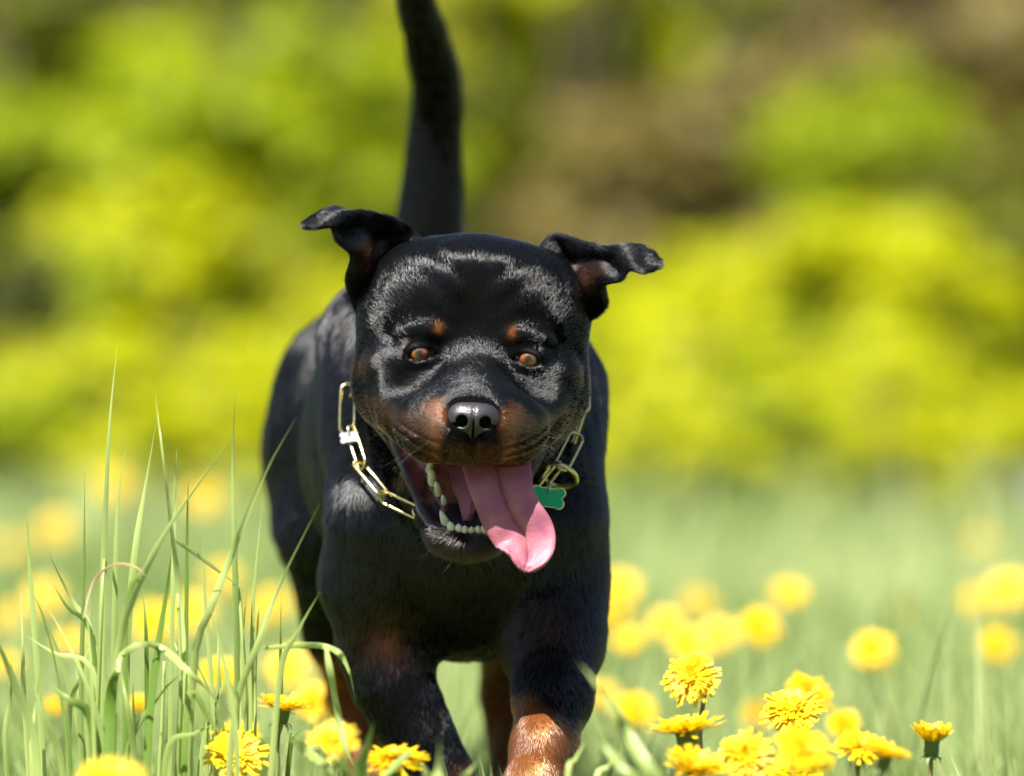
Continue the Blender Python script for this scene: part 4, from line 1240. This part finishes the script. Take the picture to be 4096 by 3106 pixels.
def tuft(label, blades_, dist, conv, base_px, dscale=1.0, seed=3, name='grass_tuft', extra=0):
    g = np.random.default_rng(seed)
    c = at(base_px, 2800, dist); base = np.array([c[0], c[1], 0.0])
    o = empty(name, base); tag(o, label, 'grass', 'tufts of tall grass in the foreground')
    blades_ = list(blades_)
    for k in range(extra):
        x0 = 60 + 900 * g.random(); ln = 250 + 550 * g.random(); sl = 0.22 * g.normal()
        blades_.append((B, .0028 + .0018 * g.random(), 0.3 * g.random() - 0.12, [(x0, 1600), (x0 + sl * ln * 0.4, 1600 - ln * 0.55), (x0 + sl * ln, 1600 - ln)]))
    for k, (kind, width, dd, pts) in enumerate(blades_):
        d = dist + dd
        pts = [conv(x, y) for x, y in pts]
        P = [at(x, y, d + 0.03 * i * (g.random() - 0.5)) for i, (x, y) in enumerate(pts)]
        if 'arch' not in kind:
            b0 = P[0]
            gx = b0[0] + (base[0] - b0[0]) * 0.25 + (b0[0] - P[1][0]) * 0.25
            P = [np.array([gx, b0[1] + 0.02 * g.normal(), 0.0]), np.array([(gx * 0.35 + b0[0] * 0.65), b0[1], b0[2] * 0.55])] + P
        V, F = blade_strip(np.array(P) - base, width * 1.18, stem=(kind == 'stem'), face=(0.3 * g.normal(), -1.0, 0.15))
        mat = m_dry if kind == 'dryarch' else m_blade
        b = mesh_obj('stalk' if kind == 'stem' else 'blade', V, F, mat, o)
        tv = float(np.clip(0.78 + 0.22 * g.normal(), 0, 1)) if kind != 'stem' else 0.9
        if kind == 'dark': tv = 0.12
        hgt = (np.asarray(V)[:, 2] / max(1e-6, np.asarray(V)[:, 2].max()))
        vfloat(b.data, 'tint', np.clip(tv + 0.15 * np.sin(hgt * 7 + k), 0, 1))
    return o
cz = lambda x, y: (x * 1.077, y * 1.077 + 1300)
B = 'blade'
tuft('tall green grass tuft left of the dog, reaching up to its back', [
    (B, .0050, 0, [(375, 1400), (385, 900), (405, 400), (436, 70)]), (B, .0042, .03, [(420, 1400), (430, 900), (440, 650), (475, 400)]),
    (B, .0050, .02, [(470, 1250), (500, 850), (540, 600), (585, 330)]), (B, .0048, -.02, [(660, 1600), (680, 1250), (665, 1000), (640, 780), (600, 450), (575, 250)]),
    (B, .0052, -.05, [(420, 1500), (450, 1150), (560, 870), (700, 640), (890, 380)]), (B, .0040, .04, [(300, 1500), (312, 900), (314, 515)]),
    (B, .0045, .08, [(140, 1300), (110, 900), (95, 600)]), (B, .0048, 0, [(880, 1400), (872, 850), (865, 500), (875, 235)]),
    (B, .0056, -.04, [(720, 1250), (790, 1040), (870, 830), (980, 560), (1100, 345)]), (B, .0050, -.06, [(870, 1450), (960, 1180), (1050, 940), (1190, 660)]),
    (B, .0046, -.08, [(1040, 1300), (1100, 1150), (1190, 990)]), (B, .0040, .02, [(930, 1450), (942, 1000), (980, 620)]),
    ('dark', .0034, .03, [(690, 1250), (695, 750), (700, 560)]), (B, .0036, .05, [(640, 1100), (650, 600), (658, 445)]),
    ('dryarch', .0020, -.05, [(310, 1090), (350, 950), (430, 890), (520, 910), (575, 1000)]), ('dark', .0042, -.03, [(470, 1060), (540, 900), (590, 780)]),
    ('arch', .0052, -.08, [(440, 1290), (450, 1230), (520, 1190), (600, 1200), (690, 1280), (800, 1390), (915, 1530)]), ('arch', .0034, -.03, [(650, 800), (740, 860), (890, 975)]),
    (B, .0060, -.10, [(130, 1560), (60, 1350), (0, 1200), (-60, 1090)]), ('dark', .0070, -.10, [(345, 1490), (250, 1390), (180, 1330)]),
    (B, .0040, 0, [(355, 1310), (200, 1220), (90, 1150)]), (B, .0044, .05, [(350, 1200), (260, 1010), (170, 830)]), ('dark', .0040, .02, [(345, 1180), (250, 1050), (190, 950)]),
    ('dark', .0090, -.07, [(405, 1677), (410, 1400), (432, 1290), (452, 1255)]), ('dark', .0060, -.05, [(550, 1550), (580, 1250), (620, 980), (640, 830)]),
    ('arch', .0046, -.06, [(980, 1200), (1120, 1190), (1207, 1195), (1265, 1225), (1300, 1300), (1320, 1400)]), ('dark', .0055, -.05, [(700, 1385), (780, 1470), (830, 1540)]),
    (B, .0060, -.08, [(1200, 1625), (1130, 1575), (1085, 1540)]), (B, .0036, .06, [(90, 1400), (85, 1200), (75, 950)]), (B, .0036, .05, [(790, 1450), (760, 1000), (755, 720)]),
    ('stem', .0052, .0, [(355, 1677), (366, 1350), (380, 1000), (392, 800)]), ('stem', .0056, -.02, [(660, 1677), (672, 1350), (660, 1000)]), ('stem', .0050, .0, [(912, 1500), (900, 1150), (878, 900)]),
    ('stem', .0056, .02, [(592, 1677), (600, 1520), (610, 1250)]), ('stem', .0036, .03, [(945, 1560), (948, 1300), (960, 1050)]), (B, .0044, .1, [(330, 1560), (330, 1200), (335, 980)]),
    (B, .0050, -.1, [(500, 1640), (470, 1400), (450, 1290)]), ('dark', .0046, .08, [(545, 1330), (540, 1100), (525, 960)]), (B, .0040, .1, [(810, 1480), (812, 1250), (808, 1100)]),
    (B, .0040, .05, [(1040, 1420), (1042, 1200), (1045, 960)]), (B, .0042, 0, [(20, 1560), (40, 1380), (45, 1230)]), (B, .0050, -.1, [(230, 1640), (160, 1450), (120, 1320)]),
    ('dark', .0038, .04, [(1080, 1560), (1090, 1530), (1125, 1500)]), (B, .0040, -.03, [(470, 1600), (590, 1380), (680, 1290)]), (B, .0050, -.06, [(620, 1590), (720, 1520), (800, 1480)]),
    (B, .0046, .06, [(255, 1480), (300, 1300), (345, 1150)]),
], 5.0, cz, 540, seed=9, extra=14)
c6 = lambda x, y: (x * 0.7007 + 950, y * 0.7007 + 2300)
tuft('loose pale grass blades leaning in front of the dog\'s lifted foreleg', [
    (B, .0085, -.45, [(2420, 1250), (2330, 1080), (2180, 830), (2060, 640), (1955, 505)]), (B, .0065, -.5, [(2300, 1250), (2210, 1120), (2080, 960), (1960, 830)]),
    (B, .0042, -.25, [(1885, 1160), (1930, 1050), (1995, 935)]), (B, .0048, -.2, [(2040, 1200), (2120, 1090), (2212, 960)]), (B, .0042, -.3, [(2330, 1200), (2350, 1000), (2420, 820)]),
    (B, .0050, -.15, [(2090, 1200), (2110, 1100), (2190, 1010)]),
], 5.0, c6, 2450, seed=4)
tuft('few broad grass blades in front of the dog\'s planted foreleg', [
    (B, .0095, -.40, [(1148, 1250), (1150, 1120), (1152, 915)]), ('dark', .0095, -.25, [(690, 1230), (735, 1000), (782, 830)]), ('arch', .0050, -.22, [(830, 1160), (905, 1085), (975, 1020), (1000, 1005)]),
    (B, .0050, -.3, [(1280, 1230), (1320, 1130), (1385, 1055)]), ('arch', .0060, -.2, [(300, 930), (400, 1010), (500, 1090), (590, 1180)]), ('dark', .0045, -.25, [(620, 1180), (560, 1080), (500, 960)]),
    (B, .0075, -.25, [(1090, 1240), (1070, 1120), (1035, 1060)]), ('arch', .0065, -.1, [(505, 420), (530, 560), (575, 800), (620, 1000), (700, 1150)]),
], 5.0, c6, 1700, seed=5)

# ------------------------------------------------------------------ dandelions
def petal_mat(name, lo, hi):
    m = leafy_mat(name, lo, hi, 0.32, 0.5)
    return m
m_petal = petal_mat('dandelion_yellow', (0.66, 0.38, 0.0), (0.80, 0.58, 0.004))
m_bract = leafy_mat('dandelion_green', (0.08, 0.14, 0.03), (0.20, 0.27, 0.08), 0.15)
m_stem = leafy_mat('dandelion_stem', (0.16, 0.20, 0.05), (0.34, 0.26, 0.12), 0.15)
def head_mesh(seed, open_, radius=0.0225):
    """ray florets, layered from the rim to the middle; open_ 1 flat, 0 half closed"""
    g = np.random.default_rng(seed); V = []; F = []; tint = []
    lay = [(1.0, 32, -12), (0.97, 32, -5), (0.84, 32, 1), (0.64, 30, 6), (0.44, 26, 12), (0.26, 20, 22), (0.10, 12, 40)]
    for li, (rr, n, el) in enumerate(lay):
        for k in range(n):
            az = 2 * math.pi * (k + 0.5 * (li % 2)) / n + g.normal() * 0.06
            e = el + (1 - open_) * (62 - el * 0.55) + g.normal() * 7
            e = R(e)
            ln = radius * (0.30 + 0.70 * rr) * (0.78 + 0.4 * g.random())
            w = radius * 0.068 * (0.8 + 0.4 * g.random())
            rad = np.array([math.cos(az), math.sin(az), 0]); side = np.array([-math.sin(az), math.cos(az), 0])
            d0 = rad * math.cos(e * 0.6 + 0.12) + np.array([0, 0, math.sin(e * 0.6 + 0.12)])
            d1 = rad * math.cos(e) + np.array([0, 0, math.sin(e)])
            p0 = rad * 0.0025 * (1 - li * 0.12) + np.array([0, 0, 0.001 + 0.0004 * li]); p1 = p0 + d0 * ln * 0.5; p2 = p1 + d1 * ln * 0.45; p3 = p2 + d1 * ln * 0.08
            up = np.cross(d1, side)
            o = len(V)
            V += [p0 - side * w * 0.3, p0 + side * w * 0.3, p1 - side * w * 0.85, p1 + side * w * 0.85, p2 - side * w, p2 + side * w, p3 - side * w * 0.85, p2 + d1 * ln * 0.02, p3 + side * w * 0.85]
            F += [(o, o + 1, o + 3, o + 2), (o + 2, o + 3, o + 5, o + 4), (o + 4, o + 7, o + 6), (o + 4, o + 5, o + 7), (o + 5, o + 8, o + 7)]
            tv = np.clip(0.95 - 0.07 * li + 0.1 * g.normal(), 0, 1)
            tint += [tv * 0.7] * 2 + [tv * 0.9] * 2 + [tv] * 5
    me = mesh_data('florets', np.array(V), F, m_petal, smooth=False)
    vfloat(me, 'tint', tint)
    return me
def cup_mesh(open_):
    V = []; F = []; n = 12
    prof = [(0.0022, -0.013), (0.0062, -0.0115), (0.0072, -0.006), (0.0068 + 0.001 * open_, 0.0), (0.0075 + 0.002 * open_, 0.004)]
    for r, z in prof:
        for k in range(n):
            a = 2 * math.pi * k / n; V.append((r * math.cos(a), r * math.sin(a), z))
    for i in range(len(prof) - 1):
        for k in range(n):
            l = (k + 1) % n; F.append((i * n + k, i * n + l, (i + 1) * n + l, (i + 1) * n + k))
    for k in range(10):             # reflexed bracts
        a = 2 * math.pi * k / 10; ra = np.array([math.cos(a), math.sin(a), 0]); sd = np.array([-math.sin(a), math.cos(a), 0]); o = len(V)
        b0 = ra * 0.0066 + np.array([0, 0, -0.010]); b1 = ra * 0.0105 + np.array([0, 0, -0.0125]); b2 = ra * 0.0120 + np.array([0, 0, -0.019])
        V += [b0 - sd * 0.0016, b0 + sd * 0.0016, b1 - sd * 0.0014, b1 + sd * 0.0014, b2]
        F += [(o, o + 1, o + 3, o + 2), (o + 2, o + 3, o + 4)]
    me = mesh_data('bracts', np.array(V), F, m_bract)
    vfloat(me, 'tint', np.linspace(0.1, 0.9, len(V)))
    return me
HEADS = {'open': [head_mesh(i, 1.0) for i in (1, 2, 3)], 'half': [head_mesh(7, 0.62), head_mesh(8, 0.55)], 'shut': [head_mesh(11, 0.12, 0.0235)]}
CUPS = {'open': cup_mesh(1.0), 'half': cup_mesh(0.6), 'shut': cup_mesh(0.0)}
def dandelion(px, py, dist, r, tilt, az, kind, label, k):
    """head centre at a picture point and distance; r radius in cm; tilt from upright towards azimuth az (0 = towards the lens, 90 = picture right)"""
    c = at(px * 1.8517, py * 1.8517, dist)
    c[2] = max(c[2], 0.05)
    g = np.random.default_rng(900 + k)
    t = R(tilt); a = R(az)
    up = np.array([math.sin(t) * math.sin(a), -math.sin(t) * math.cos(a), math.cos(t)])
    root = np.array([c[0] - up[0] * 0.05 + 0.03 * g.normal(), c[1] - up[1] * 0.05 + 0.02 * g.normal(), 0.0])
    o = empty('dandelion', root); tag(o, label, 'dandelion', 'dandelions flowering in the meadow')
    sc = r / 2.25 * (0.86 if dist > 6 else 1.0)
    q = Vector(up).to_track_quat('Z', 'Y') @ Matrix.Rotation(g.random() * 6.28, 3, 'Z').to_quaternion()
    hd = link(bpy.data.objects.new('florets', HEADS[kind][k % len(HEADS[kind])]), o); hd['kind'] = 'stuff'
    cp = link(bpy.data.objects.new('bracts', CUPS[kind]), o)
    for ob in (hd, cp):
        ob.location = Vector(c - root); ob.rotation_mode = 'QUATERNION'; ob.rotation_quaternion = q; ob.scale = (sc,) * 3
    e = c - root - up * 0.012 * sc
    P = np.array([[0, 0, 0], [0.01 * g.normal(), 0.01 * g.normal(), e[2] * 0.35], e * [0.75, 0.75, 0.8], e - up * 0.02, e])
    C = bspline_grid(P[:, None, :].repeat(2, 1), 16, 2)[:, 0]
    v, f = tube(C, np.linspace(0.0024, 0.0019, 16), 7, closed=False)
    st = mesh_obj('stem', v, f, m_stem, o); vfloat(st.data, 'tint', np.clip(0.3 + 0.4 * np.sin(v[:, 2] * 22 + k), 0, 1))
for k, a in enumerate(DANDELIONS):
    dandelion(*a, k)
